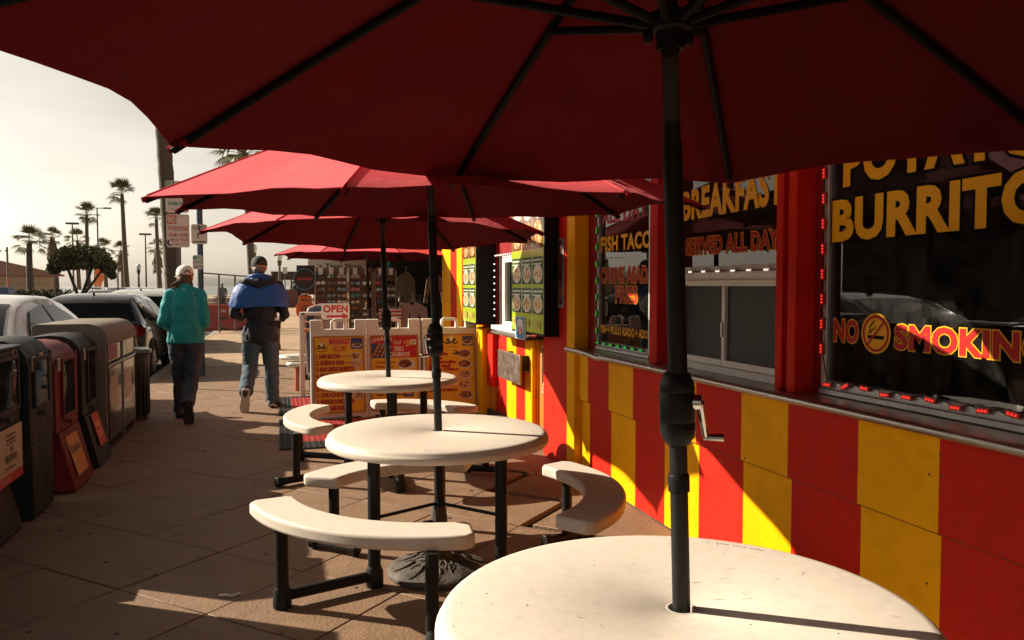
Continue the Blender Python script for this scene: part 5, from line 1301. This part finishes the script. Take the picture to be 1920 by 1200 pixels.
def hand(mb, w, d, side, palm):
    """w wrist, d pointing along the hand, palm normal; slightly curled fingers"""
    d = Vector(d).normalized(); n = Vector(palm); n = (n-d*n.dot(d)).normalized(); s = d.cross(n)*side
    w = Vector(w)
    mb.capsule(w, w+d*.03, .026, .030); 
    for k in range(3): mb.capsule(w+d*.02+s*(.022*(k-1)), w+d*.085+s*(.024*(k-1)), .017, .016, 8)
    for k, L in enumerate((.070,.078,.072,.058)):
        b = w+d*.09+s*(.0225*(1.5-k)); m1 = b+d*L*.5+n*.008; e = m1+d*L*.38+n*.030
        mb.capsule(b, m1, .0095, .0088, 8); mb.capsule(m1, e, .0088, .0075, 8)
    b = w+d*.03+s*.03; m1 = b+d*.035+s*.028+n*.012; mb.capsule(b, m1, .012, .0105, 8); mb.capsule(m1, m1+d*.032+n*.012, .0105, .009, 8)

def person(label, loc, heading, sc, J, top_m, bot_m, vox=.014, wear=None, hem=.80, short_sleeve=False, shorts=False, girth=1.0, hair=None, group=None):
    t = thing('person', label, 'person', (0,0,0), group)
    g = girth; V = Vector
    hc = V(J['head']); nk = V(J['neck']); hipc = V(J['hip'])
    b = MB()
    b.ell(hc, (.074,.094,.112)); b.capsule(hc+V((0,.025,-.07)), hc+V((0,.055,-.075)), .055, .045)
    b.ell(hc+V((0,.098,-.012)), (.013,.02,.022)); 
    for s in (-1,1): b.ell(hc+V((s*.076,-.005,-.012)), (.012,.022,.032))
    b.capsule(nk+V((0,-.01,-.04)), hc+V((0,-.02,-.05)), .056, .052)
    ch = V(J['chest'])
    b.ell(ch, (.14,.085,.19)); b.capsule(ch, hipc, .085, .09)
    for s, k in ((-1,'L'),(1,'R')):
        sh, el, wr = V(J['sh'+k]), V(J['el'+k]), V(J['wr'+k])
        b.capsule(sh+V((-s*.05,0,.01)), sh, .05, .05); b.capsule(sh, el, .046, .038); b.capsule(el, wr, .040, .027)
        hand(b, wr, J.get('hd'+k, (wr-el)), s, J.get('pn'+k, (-s,0,0)))
        hp, kn, an = V(J['hp'+k]), V(J['kn'+k]), V(J['an'+k])
        b.capsule(hp, kn, .085, .055); b.capsule(kn, kn.lerp(an,.4), .052, .056); b.capsule(kn.lerp(an,.4), an, .054, .036)
    organic('body', b, SKIN, t, max(.009, vox*.7), 2)
    # top
    m = MB(); m.ell(ch+V((0,-.005,.03)), (.205*g,.135*g,.20)); m.ell(ch+V((0,-.01,-.13)), (.20*g,.14*g,.20)); wst = V((hipc.x, hipc.y-.01, hem+.07)); m.ell(wst+V((0,0,.05)), (.205*g,.145*g,.17))
    m.capsule(nk+V((-.0,-.01,-.035)), nk+V((0,-.012,.015)), .085, .066)
    for s, k in ((-1,'L'),(1,'R')):
        sh, el, wr = V(J['sh'+k]), V(J['el'+k]), V(J['wr'+k])
        m.capsule(nk+V((s*.04,-.01,-.05)), sh+V((0,0,-.01)), .075, .078*g**.5)
        if short_sleeve: m.capsule(sh, sh.lerp(el,.65), .07, .062)
        else: m.capsule(sh, el, .074*g**.5, .060*g**.5); m.capsule(el, wr+(el-wr)*.05, .060*g**.5, .044)
    for k in range(7):
        z = hem+.03*k; 
        m.rings([[(wst.x+.207*g*math.cos(q)*(1-.01*k), wst.y+.15*g*math.sin(q), zz) for q in [2*math.pi*i/18 for i in range(18)]] for zz in (hem, hem+.10)]) if k == 0 else None
    organic('jacket' if not short_sleeve else 'shirt', m, top_m, t, vox, 4, .028)
    # trousers
    m = MB(); m.ell(hipc+V((0,-.015,.0)), (.165*g**.5,.125*g**.5,.14))
    for s, k in ((-1,'L'),(1,'R')):
        hp, kn, an = V(J['hp'+k]), V(J['kn'+k]), V(J['an'+k])
        lw = J.get('leg', 1); m.capsule(hp, kn, .102*lw, .077*lw)
        if shorts: continue
        m.capsule(kn, an+(kn-an)*.10, .074*lw, .068*lw); m.capsule(an+(kn-an)*.12, an+(kn-an)*.02, .069*lw, .072*lw)
    organic('trousers' if not shorts else 'shorts', m, bot_m, t, vox, 4, .026)
    for k in 'LR':
        an, to = V(J['an'+k]), V(J['to'+k]); d = (to-an); dd = d.normalized()
        up = V(J.get('up'+k, (0,0,1))); up = (up-dd*up.dot(dd)).normalized()
        heel = an-up*.055-dd*.045
        m = MB(); m.capsule(an-up*.035-dd*.02, an-up*.02, .056, .052); m.capsule(an-up*.03, to-up*.0, .054, .042); m.capsule(heel+dd*.01, to-up*.008, .046, .046); m.capsule(to-up*.005-dd*.05+up.cross(dd)*.018, to-up*.005-dd*.05-up.cross(dd)*.018, .038, .038)
        so_ = organic('shoe', m, SHOE, t, max(.010,vox*.8), 2)
        side = dd.cross(up); pts = []
        hb = an-up*.088-dd*.075; L = (to-hb).dot(dd)+.045
        prof = [(0,.034),(.04,.045),(.35,.043),(.65,.056),(.85,.050),(.97,.026)]
        poly = [(L*a, b_) for a, b_ in prof]+[(L*a, -b_) for a, b_ in prof[::-1]]
        build('sole', MB().prism(poly, lambda u,v,w: hb+dd*u+side*v+up*w, 0, .022), J.get('sole', SOLED), so_, bevel=.005)
    if wear: wear(t, J)
    if hair: hair(t, J)
    t.location = loc; t.rotation_euler.z = heading; t.scale = (sc,sc,sc)
    return t

def cap(t, J, m, yaw=0, strap=True):
    hc = Vector(J['head']); M = Matrix.Translation(hc+Vector((0,0,.012))) @ Matrix.Rotation(R(yaw),4,'Z') @ Matrix.Rotation(R(-4),4,'X')
    c = MB(); n = 24; rs_ = []
    for z, q in ((.0,1.0),(.03,1.0),(.06,.95),(.085,.82),(.105,.58),(.116,.30),(.119,.04)): rs_.append([(.090*q*math.cos(2*math.pi*j/n), .112*q*math.sin(2*math.pi*j/n), z) for j in range(n)])
    # arched opening at the back: lift the lowest ring there
    for j in range(n):
        x, y, z = rs_[0][j]
        if y < -.06: rs_[0][j] = (x, y, .018)
    c.rings(rs_, False, True).xf(M); co = build('cap', c, m, t, ang=60)
    br = MB(); pts = []
    for k in range(11):
        a = R(25+130*k/10); pts.append((.086*math.cos(a), .105*math.sin(a))); 
    outer = [(.088*math.cos(R(20+140*k/10)), .055+.135*math.sin(R(20+140*k/10))) for k in range(10,-1,-1)]
    br.prism(pts+outer, lambda u,v,w: (u,v,w-.10*max(0,v-.1)-1.2*u*u), .002, .008).xf(M); build('brim', br, m, co)
    bt = MB().ell((0,0,.119),(.008,.008,.005),None,8,5).xf(M); build('button', bt, m, co)
    op = MB().add([(.036*math.cos(R(180*k/10)), -.108-.003, .020+.036*math.sin(R(180*k/10))) for k in range(11)], [list(range(11))]); 
    op2 = MB().prism([(.034*math.cos(R(180*k/10)), .019+.036*math.sin(R(180*k/10))) for k in range(11)], lambda u,v,w: (u, -.112*math.sqrt(max(.02,1-(u/.09)**2))-.001-w+max(0,(v-.03))*.28, v), 0, .004).xf(M)
    build('back_opening', op2, t['hairm'] if 'hairm' in t else HAIRB, co)
    st = MB().tube([(-.045,-.099,.012),(0,-.1145,.010),(.045,-.099,.012)], .0075, 6).xf(M); build('strap', st, m, co)
    return co

def lean(d):
    return d
# woman in teal
JW = lean(dict(head=(0,.05,1.575), neck=(0,.02,1.455), chest=(0,.01,1.22), hip=(0,0,.90), shL=(-.155,.01,1.365), shR=(.155,.01,1.365), elL=(-.225,-.055,1.085), elR=(.205,-.03,1.08), wrL=(-.20,.17,1.02), wrR=(.19,.18,1.03),
    hdL=(.4,.9,.1), hdR=(-.4,.9,.1), hpL=(-.085,0,.86), hpR=(.085,0,.86), knL=(-.075,.10,.47), knR=(.06,-.02,.45), anL=(-.085,.20,.095), anR=(.035,-.30,.215), toL=(-.09,.35,.035), toR=(.04,-.245,.045), upL=(0,0,1), upR=(0,.85,.45)))
def wearW(t, J):
    cap(t, J, CAPW, 18)
    hc = Vector(J['head']); h = MB()
    h.ell(hc+Vector((0,-.022,-.03)), (.078,.085,.085)); 
    r_ = random.Random(2)
    for k in range(9):
        a = hc+Vector((-.055+r_.uniform(-.02,.02),-.055,-.05)); h.tube([a, a+Vector((-.03+r_.uniform(-.03,.02),-.02,-.04)), a+Vector((-.05+r_.uniform(-.04,.04),-.01,-.09)), a+Vector((-.04+r_.uniform(-.05,.04),.0,-.12))], [.012,.011,.009,.004], 5)
    for k in range(8):
        a = hc+Vector((.05+r_.uniform(-.02,.02),-.05,-.05)); h.tube([a, a+Vector((.01,-.01,-.05)), a+Vector((r_.uniform(-.02,.02),.0,-.08))], [.012,.009,.004], 5)
    build('hair', h, HAIRB, t)
    pp = MB(); ch = Vector(J['chest'])
    for s in (-1,1): pp.tube([ch+Vector((s*.085,-.125,.19)), ch+Vector((s*.105,-.149,.10)), ch+Vector((s*.12,-.152,.0)), ch+Vector((s*.10,-.158,-.12)), ch+Vector((s*.135,-.155,-.24)), ch+Vector((s*.155,-.142,-.34))], .0035, 6)
    build('piping', pp, PIPE, t)
    lg_ = MB().ell(ch+Vector((0,-.118,.215)), (.012,.004,.006), None, 8, 5); build('collar_mark', lg_, SOLE, t)
woman = person('woman in a teal jacket and white cap walking away on the sidewalk', (-.97,9.42,0), R(2), 1.0, JW, TEAL, DENIM, .012, wearW, .845, girth=.92)
# man in blue
JM = lean(dict(head=(-.005,.06,1.665), neck=(0,.035,1.535), chest=(0,.02,1.29), hip=(0,0,.93), shL=(-.20,.02,1.44), shR=(.20,.02,1.44), elL=(-.290,-.03,1.12), elR=(.280,-.03,1.11), wrL=(-.22,.20,1.06), wrR=(.23,.20,1.05),
    hdL=(.3,.9,.1), hdR=(-.3,.9,.1), hpL=(-.09,0,.90), hpR=(.09,0,.90), knL=(-.125,.05,.50), knR=(.115,.12,.50), anL=(-.145,-.27,.245), anR=(.125,.10,.095), toL=(-.165,-.19,.055), toR=(.17,.26,.035), upL=(0,.9,.4), upR=(0,0,1), sole=SOLE))
JM['sole'] = SOLE; JM['leg'] = 1.17; JW['leg'] = 1.04
def wearM(t, J):
    cap(t, J, CAPB, 24)
    hc = Vector(J['head']); h = MB(); h.ell(hc+Vector((0,-.018,-.03)), (.077,.085,.062)); build('hair', h, HAIRG, t)
    g_ = MB().tube([hc+Vector((-.08,.0,.0)), hc+Vector((-.080,.07,.004)), hc+Vector((-.05,.10,-.004))], .006, 6); g_.ell(hc+Vector((-.055,.098,-.008)), (.03,.012,.022)); g_.ell(hc+Vector((.0,.112,-.008)), (.03,.010,.022)); build('sunglasses', g_, SGK, t)
    # hooded blue top draped over the shoulders
    m = MB(); n = 28; rs_ = []
    for z, rx, ry, yo in ((1.195,.340,.180,-.01),(1.225,.345,.187,-.01),(1.34,.325,.180,-.008),(1.42,.290,.160,.0),(1.48,.215,.135,.005),(1.53,.150,.115,.01),(1.565,.110,.100,.015)):
        rs_.append([(rx*math.copysign(abs(math.cos(q))**.8, math.cos(q)), yo+ry*math.sin(q)*(1+.04*math.sin(5*q)), z+.012*math.sin(3*q+z*20)+(.03*max(0,math.sin(q)) if z < 1.26 else 0)) for q in [2*math.pi*i/n for i in range(n)]])
    m.rings(rs_, False, False); o = build('draped_top', m, BLUEC, t, ang=180)
    s_ = o.modifiers.new('thick','SOLIDIFY'); s_.thickness = .012; s_.offset = -1; su = o.modifiers.new('sub','SUBSURF'); su.levels = su.render_levels = 2
    d = o.modifiers.new('folds','DISPLACE'); d.texture = bpy.data.textures['folds']; d.strength = .022; d.texture_coords = 'LOCAL'
    hd_ = MB(); hd_.tube([(-.20,-.035,1.475),(-.14,-.10,1.50),(-.06,-.125,1.475),(.0,-.13,1.455),(.06,-.125,1.475),(.14,-.10,1.50),(.20,-.035,1.475)], [.028,.040,.046,.050,.046,.040,.028], 10)
    hd_.capsule((.0,-.11,1.50),(.0,-.135,1.43),.04,.03); organic('hood_fold', hd_, NAVYC, t, .012, 4, .012)
    cl_ = MB(); cl_.tube([(.115*math.cos(q), .015+.105*math.sin(q), 1.545-.02*math.sin(q)) for q in [2*math.pi*i/16 for i in range(16)]], .026, 8, closed=True); cl_.capsule((-.03,-.09,1.52),(.03,-.09,1.56),.03,.025); organic('collar', cl_, BLUEC, t, .012, 3, .01)
man = person('man in a navy jacket with blue top over his shoulders and black cap', (-.20,10.0,0), R(-3), 1.02, JM, NAVYC, DENIM2, .012, wearM, .79, girth=.98)
# man walking ahead, mostly hidden
JS = lean(dict(head=(0,.06,1.62), neck=(0,.03,1.49), chest=(0,.02,1.25), hip=(0,0,.92), shL=(-.20,.02,1.40), shR=(.20,.02,1.40), elL=(-.26,-.02,1.12), elR=(.26,-.06,1.12), wrL=(-.25,.15,.95), wrR=(.24,.10,.92),
    hpL=(-.09,0,.88), hpR=(.09,0,.88), knL=(-.10,.15,.50), knR=(.10,.02,.50), anL=(-.10,.25,.09), anR=(.10,-.18,.12), toL=(-.10,.40,.035), toR=(.11,-.05,.04), upL=(0,0,1), upR=(0,.3,.95)))
def wearS(t, J):
    hc = Vector(J['head']); h = MB(); h.ell(hc+Vector((0,-.012,.012)), (.080,.095,.110)); build('hair', h, HAIRB, t)
person('person in dark shirt and shorts walking ahead, hidden behind the blue-topped man', (-.10,19.2,0), R(4), 1.0, JS, CDK, CDK, .02, wearS, .86, True, True)
def far_person(label, px, d, top_m, bot_m, sc=1.0, head=0, short=True, dz=0, hairm=HAIRB):
    p = spot(px, d); p.z = dz
    def w(t, J):
        hc = Vector(J['head']); h = MB(); h.ell(hc+Vector((0,-.012,.012)), (.082,.098,.112)); build('hair', h, hairm, t)
    return person(label, p, head, sc, JS, top_m, bot_m, .034, w, .86, short, False, group='people far down the walk')
far_person('far person in a grey-blue shirt standing behind the barriers', 417, 44, CGR, DENIM, .93, R(20), True, -.02, HAIRG)
far_person('far person all in dark clothes walking away along the walk', 557, 58, CDK, CDK, 1.0, 0, False)
far_person('far person in a white top at the kiosk side of the walk', 550, 66, CWH, CDK, 1.05, R(10), True)
far_person('far person in a dull red top under the shade canopy', 566, 64, CRD, CDK, 1.05, R(-20), True)
far_person('far person in dark clothes under the round neon sign', 573, 60, CDK, CDK, 1.05, R(30), False)

# ------------------------------------------------------------------ gift shop and its goods
gs = thing('gift_shop', 'dark open-fronted gift shop beyond the taco shop under a low awning', 'shop', (3.5,17,0))
GW = mat('gift_wall', (.028,.022,.020), .9)
build('side_wall', MB().box(2.36,6.5,11.65,11.75,0,3.2), GW, gs); build('back_wall', MB().box(5.8,5.9,11.75,24,0,3.2), GW, gs); build('end_wall', MB().box(2.36,5.8,24,24.1,0,3.2), GW, gs); build('shop_floor', MB().box(2.36,5.8,11.75,24,-.02,.012), DARK, gs); build('roof', MB().box(2.3,6.5,11.66,24.1,3.2,3.4), GW, gs)
build('awning', MB().prism([(1.0,2.03),(1.0,2.14),(2.42,2.60),(2.42,2.50)], lambda u,v,w: (u,w,v), 13.6, 24), mat('awning_cloth', (.04,.018,.018), .85, var=.1), gs)
build('shop_post', MB().box(2.36,2.46,17.5,17.6,0,2.5), GW, gs); build('shop_post', MB().box(2.36,2.46,21,21.1,0,2.5), GW, gs)
fnb = facefn(1.35, 15.1)
sg = thing('hanging_sign', 'pale sign reading Taco Shop and Mexican food behind the sunglasses', 'sign', (1.0,15.1,1.2))
plate(sg, 'sign_plate', facefn(0,15.2), .55, 1.62, 1.72, 1.96, [('t',"'s Taco Shop",(.72,1.52,1.775,1.885),0,.03)], [SGK], mat('sign_grey', (.62,.60,.50), .5))
plate(sg, 'sign_plate', facefn(0,15.15), .40, 1.50, 1.335, 1.54, [('t','MEXICAN FOOD',(.36+.08,1.42,1.385,1.49),0,.02)], [mat('sign_dark_grey', (.06,.06,.055), .5)], mat('sign_grey', (.62,.60,.50), .5))
# sunglasses racks
RKM = mat('rack_board', (.15,.108,.082), .7, var=.2); RKP = mat('rack_pole', (.35,.24,.17), .5)
GLK = mat('sunglass_black', (.012,.012,.012), .12, coat=1); GBR = mat('sunglass_brown', (.16,.07,.035), .15, coat=1); GCR = mat('sunglass_pale', (.62,.54,.45), .25, coat=1); GPK = mat('sunglass_pink', (.60,.22,.25), .25, coat=1); GTL = mat('sunglass_teal', (.05,.40,.36), .25, coat=1); GRD = mat('sunglass_red', (.55,.04,.05), .25, coat=1); GBL = mat('sunglass_blue', (.08,.16,.26), .25, coat=1)
def glasses_mesh():
    m = MB()
    for s in (-1,1):
        m.tube([(s*.040+.033*math.cos(q), 0, .026*math.sin(q)) for q in [2*math.pi*i/10 for i in range(10)]], .006, 5, closed=True)
        m.add([(s*.040+.033*math.cos(q), .001, .026*math.sin(q)) for q in [2*math.pi*i/10 for i in range(10)]], [list(range(10))])
        m.tube([(s*.073,0,.008),(s*.076,.02,.010),(s*.070,.03,-.004)], .003, 5)
    m.tube([(-.010,0,.006),(0,-.002,.010),(.010,0,.006)], .003, 5)
    return m
gproto = {}
special = {(3,2,2):(GPK,'pair of pink sunglasses on the display rack'),(3,3,2):(GTL,'bright turquoise sunglasses on the display rack, under the pink pair'),(5,1,2):(GRD,'pair of red sunglasses beside the umbrella pole'),(2,5,2):(GTL,'dark teal sunglasses lower on the middle rack'),(2,2,2):(GBL,'blue sunglasses high on the middle rack')}
nrk = 0
for rk, (xa, xb_) in enumerate(((.62,1.14),(1.18,1.58),(1.62,1.98))):
    t = thing('sunglasses_rack', ('tall sunglasses display rack nearest the curb','tall sunglasses display rack in the middle of its row','narrow sunglasses display rack next to the hanging shirts')[rk], 'display rack', ((xa+xb_)/2,13.9,0), 'sunglasses display racks')
    build('board', MB().box(xa,xb_,13.92,13.95,.25,1.78), RKM, t); build('rack_pole', MB().cyl((xa,13.9,0),(xa,13.9,1.72),.016,n=8).cyl((xb_,13.9,0),(xb_,13.9,1.72),.016,n=8), RKP, t); build('foot', MB().box(xa-.03,xb_+.03,13.7,14.1,0,.04), RKP, t)
    nc = (3,2,2)[rk]
    for c in range(nc):
        x = xa+(xb_-xa)*(c+.5)/nc
        build('price_card', MB().box(x-.035,x+.035,13.885,13.89,1.66,1.78), PALE, t, smooth=False)
        build('peg_strip', MB().box(x-.006,x+.006,13.905,13.919,.30,1.64), RKM, t, smooth=False)
        for r_ in range(11):
            col = sum((3,2,2)[:rk])+c
            mm, lab = special.get((col, r_, 2), (None, None))
            if mm is None: mm = (GLK,GCR,GBR,GCR,GBL,GLK,GBR)[(col*5+r_*3+(col*r_)%3) % 7]; lab = {'sunglass_black':'pair of black sunglasses in the rows on the display racks','sunglass_brown':'pair of brown sunglasses in the rows on the display racks','sunglass_pale':'pair of pale-framed sunglasses in the rows on the display racks','sunglass_blue':'pair of bluish sunglasses in the rows on the display racks'}[mm.name]
            z = 1.60-.108*r_
            if mm.name not in gproto:
                o = build('sunglasses', glasses_mesh(), mm, None, ang=60); gproto[mm.name] = o.data
                o.location = (x, 13.893, z)
            else:
                o = bpy.data.objects.new('sunglasses', gproto[mm.name]); COL.objects.link(o); o.location = (x, 13.893, z)
            o.rotation_euler = (R(rs.uniform(-6,6)), R(rs.uniform(-5,5)), R(rs.uniform(-8,8)))
            tag(o, lab, 'sunglasses', 'sunglasses on the display racks')
# shirts on a rail
RAIL = mat('rail_metal', (.06,.055,.05), .35, .8)
rl = thing('clothes_rail', 'dark metal clothes rail set out before the gift shop', 'clothes rail', (2.28,13.6,0))
build('rail', MB().tube([(2.05,13.6,0),(2.05,13.6,1.28),(2.62,13.6,1.28),(2.62,13.6,0)], .014, 8), RAIL, rl); build('foot', MB().box(2.02,2.65,13.4,13.43,0,.03).box(2.03,2.07,13.35,13.85,0,.03).box(2.60,2.64,13.35,13.85,0,.03), RAIL, rl)
def shirt(label, x, y, z, m, w=.21, L=.62, rot=0, sleeve=.45, prt=None):
    t = thing('hanging_shirt', label, 'shirt', (0,0,0), 'shirts hung out for sale')
    pl = [(-.055,.0),(-.04,-.035),(0,-.05),(.04,-.035),(.055,.0),(w*.75,-.035),(w+.05,-.10),(w+.11,-.10-sleeve),(w+.03,-.12-sleeve),(w-.01,-.22),(w,-L),(-w,-L),(-w+.01,-.22),(-w-.03,-.12-sleeve),(-w-.11,-.10-sleeve),(-w-.05,-.10),(-w*.75,-.035)]
    o = build('shirt_cloth', MB().prism(pl, lambda u,v,q: (u,q+.02*math.sin(14*u+v*3),v), -.018, .018), m, t, bevel=.008)
    hg = MB().tube([(-w*.8,0,-.05),(0,0,.015),(w*.8,0,-.05)], .008, 6).tube([(0,0,.015),(0,0,.06),(.02,0,.08),(.025,0,.10),(.0,0,.115),(-.02,0,.10)], .004, 6); build('hanger', hg, SGW, t)
    if prt:
        f = MB(); rr = random.Random(4)
        for k in range(26): qd(f, rr.uniform(-.11,.07), rr.uniform(-.05,.12), -.30-rr.random()*.25, -.29-rr.random()*.25, lambda u,v,q: (u,-.021+.02*math.sin(14*u+v*3)-q,v), .001+.0002*k, 0)
        build('shirt_print', f, [prt], t, smooth=False)
    t.location = (x,y,z); t.rotation_euler.z = R(rot)
shirt('dusty pink long shirt with a white print, frontmost on the rail', 2.19, 13.45, 1.20, mat('pink_cloth', (.62,.40,.36), .85, var=.1), rot=12, prt=PALE)
shirt('black shirt hanging right behind the pink one', 2.34, 13.60, 1.20, CDK, rot=40)
shirt('dark maroon shirt hanging at the right end of the rail', 2.46, 13.68, 1.18, mat('maroon_cloth', (.10,.025,.03), .85), rot=55)
shirt('green and white shirt hung high at the shop front', 1.93, 14.4, 1.93, mat('green_cloth', (.03,.50,.38), .8, var=.1), .10, .5, 75)
shirt('cream shirt hung high inside the dark shop', 2.35, 15.2, 1.72, mat('cream_cloth', (.38,.32,.22), .85), .16, .55, 30)
shirt('orange-brown patterned top hung deep inside the dark shop', 2.95, 15.4, 1.70, FOODB, .12, .35, 10)
fl_ = thing('striped_towel', 'red and white striped towel folded over a low stand', 'towel', (1.80,13.3,.6))
tm = MB()
for k in range(7): tm.box(1.62,1.98,13.28,13.34,.88+.03*k,.91+.03*k,k % 2)
build('towel_cloth', tm, [PALE, REDP], fl_); build('towel_stand', MB().box(1.64,1.66,13.3,13.32,0,.88).box(1.94,1.96,13.3,13.32,0,.88), RAIL, fl_)
tn = thing('hanging_pouch', 'small white scalloped pouch hung by the pink shirt', 'pouch', (2.02,13.5,1.05))
build('pouch', MB().prism([(-.05,-.08),(-.03,-.09),(-.01,-.08),(.01,-.09),(.03,-.08),(.05,-.09),(.05,.08),(-.05,.08)], lambda u,v,w: (2.03+u,13.5+w,1.12+v), -.02, .02), CWH, tn, bevel=.01); build('pouch_cord', MB().cyl((2.03,13.5,1.19),(2.05,13.6,1.27),.003,n=4), SGK, tn)
# OPEN arrow sign and beach goods behind the boards
og = thing('open_sign', 'white OPEN sign with a red arrow above the breakfast board', 'sign', (.66,9.75,0))
build('post', MB().cyl((.66,9.77,0),(.66,9.77,1.20),.015,n=8).box(.50,.82,9.6,9.95,0,.03), SGW, og)
plate(og, 'sign_plate', facefn(.665,9.75,R(2)), -.165, .165, 1.075, 1.265, [('t','OPEN',(-.145,.145,1.155,1.245),0,.045),('q',(-.11,.09,1.095,1.125),0),('b',(.08,1.14),(.145,1.11),.02,0),('b',(.08,1.08),(.145,1.11),.02,0),('q',(.085,.115,1.088,1.132),0)], [REDP], PALE)
bgm = mat('board_blue', (.05,.11,.22), .45, var=.1); bgm2 = mat('board_photo', (.30,.30,.32), .4, var=.3, vscale=20)
ct = thing('goods_bin', 'low dark wire bin holding boogie boards behind the sandwich boards', 'bin', (.75,11.2,0))
bw_ = MB()
for k in range(9): bw_.cyl((.42+.08*k,11.0,0),(.42+.08*k,11.0,.85),.006,n=5).cyl((.42+.08*k,11.4,0),(.42+.08*k,11.4,.85),.006,n=5)
for z in (.05,.45,.85): bw_.tube([(.42,11.0,z),(1.06,11.0,z),(1.06,11.4,z),(.42,11.4,z)],.008,5,closed=True)
build('wire_bin', bw_, RAIL, ct)
def boogie(label, x, y, m, rot, zt):
    t = thing('boogie_board', label, 'boogie board', (0,0,0), 'boogie boards in the bin')
    pl = [(-.23,0),(.23,0),(.25,.5),(.235,.80),(.19,.92),(.10,.96),(-.10,.96),(-.19,.92),(-.235,.80),(-.25,.5)]
    build('board_core', MB().prism(pl, lambda u,v,w: (u,w,v), -.02, .02), SGW, t, bevel=.012)
    build('board_deck', MB().prism([(a*.90,.03+b*.945) for a, b in pl], lambda u,v,w: (u,w,v), -.024, -.0205), m, t)
    t.location = (x,y,zt); t.rotation_euler = (R(-6),0,R(rot))
boogie('blue boogie board standing in the bin', .60, 11.22, bgm, 4, .26); boogie('grey picture-printed boogie board in front of the blue one', .68, 11.12, bgm2, -6, .18)
boogie('white-backed boogie board behind the others in the bin', .66, 11.32, SGW, 0, .27)
tr = thing('goods_trolley', 'pale folding trolley and tray at the curb end of the boards', 'trolley', (.36,11.0,0))
build('trolley_frame', MB().box(.28,.34,10.9,10.94,0,1.12).box(.28,.34,11.3,11.34,0,1.12).box(.30,.62,10.9,11.34,1.08,1.12), mat('pale_trolley', (.55,.52,.46), .6), tr, bevel=.005); build('trolley_tray', MB().box(.30,.60,10.92,11.32,.86,.90).box(.30,.60,10.92,11.32,.98,1.0), mat('tray_wood', (.40,.20,.09), .6), tr)
wb = thing('white_stool', 'low white wooden seat on a red stem by the boards', 'stool', (.18,11.6,0))
build('stool_seat', MB().lathe((.22,11.7,.44),[(.0,.0),(.20,.0),(.22,.03),(.20,.06),(.0,.06)],20), SGW, wb); build('stool_lower_seat', MB().lathe((.30,11.5,.36),[(.0,.0),(.18,.0),(.20,.03),(.18,.055),(.0,.055)],20), SGW, wb); build('stool_stem', MB().cyl((.26,11.6,0),(.26,11.6,.42),.05,.03,10), SGR, wb)
# round neon sign and orange hanging board
nm = thing('round_neon_sign', 'dark round beer sign ringed with a blue tube, on a post', 'sign', (.42,13.2,0))
cN = (.42,13.2)
fnn = facefn(*cN)
dm = MB().prism([(.155*math.cos(R(12*k)),1.58+.155*math.sin(R(12*k))) for k in range(30)], fnn, -.03, .0); build('sign_disc', dm, SGK, nm)
build('neon_ring', MB().tube([fnn(.165*math.cos(R(15*k)),1.58+.165*math.sin(R(15*k)),.02) for k in range(24)], .012, 6, closed=True), mat('blue_tube', (.10,.22,.36), .3), nm)
f = MB(); qd(f,-.12,.12,1.56,1.605,fnn,.004,0); build('red_band', f, mat('sign_red_band', (.35,.03,.03), .4), nm, smooth=False)
build('sign_backboard', MB().box(.30,.58,13.24,13.28,1.33,1.80), SGK, nm); build('post', MB().cyl((.44,13.3,0),(.44,13.3,1.4),.03,n=8), RAIL, nm)
ob = thing('orange_lifebuoy_board', 'orange flask-shaped float with a round dark badge on a stand', 'float', (.44,13.0,0))
pl = [(-.11,.98),(.11,.98),(.145,1.05),(.145,1.15),(.10,1.22),(.095,1.32),(-.095,1.32),(-.10,1.22),(-.145,1.15),(-.145,1.05)]
ORC = mat('orange_float', (.60,.13,.02), .45, var=.08)
build('float_body', MB().prism(pl, facefn(.42,12.95), -.04, .04), ORC, ob, bevel=.02, seg=3); build('float_handle', MB().tube([(.36,12.95,1.32),(.37,12.95,1.345),(.47,12.95,1.345),(.48,12.95,1.32)],.012,6), PALE, ob)
f = MB(); ff = facefn(.42,12.91); disc(f, 0, 1.11, .062, .062, ff, .002, 0); disc(f, 0, 1.11, .048, .048, ff, .0026, 1); disc(f, .0, 1.11, .03, .03, ff, .0032, 0, r_in=.5); qd(f,-.06,.06,1.24,1.26,ff,.002,0); build('float_badge', f, [SGK, ORC], ob, smooth=False)
build('stand', MB().cyl((.42,13.0,0),(.42,13.0,.99),.02,n=8).box(.27,.57,12.9,13.1,0,.03), RAIL, ob)
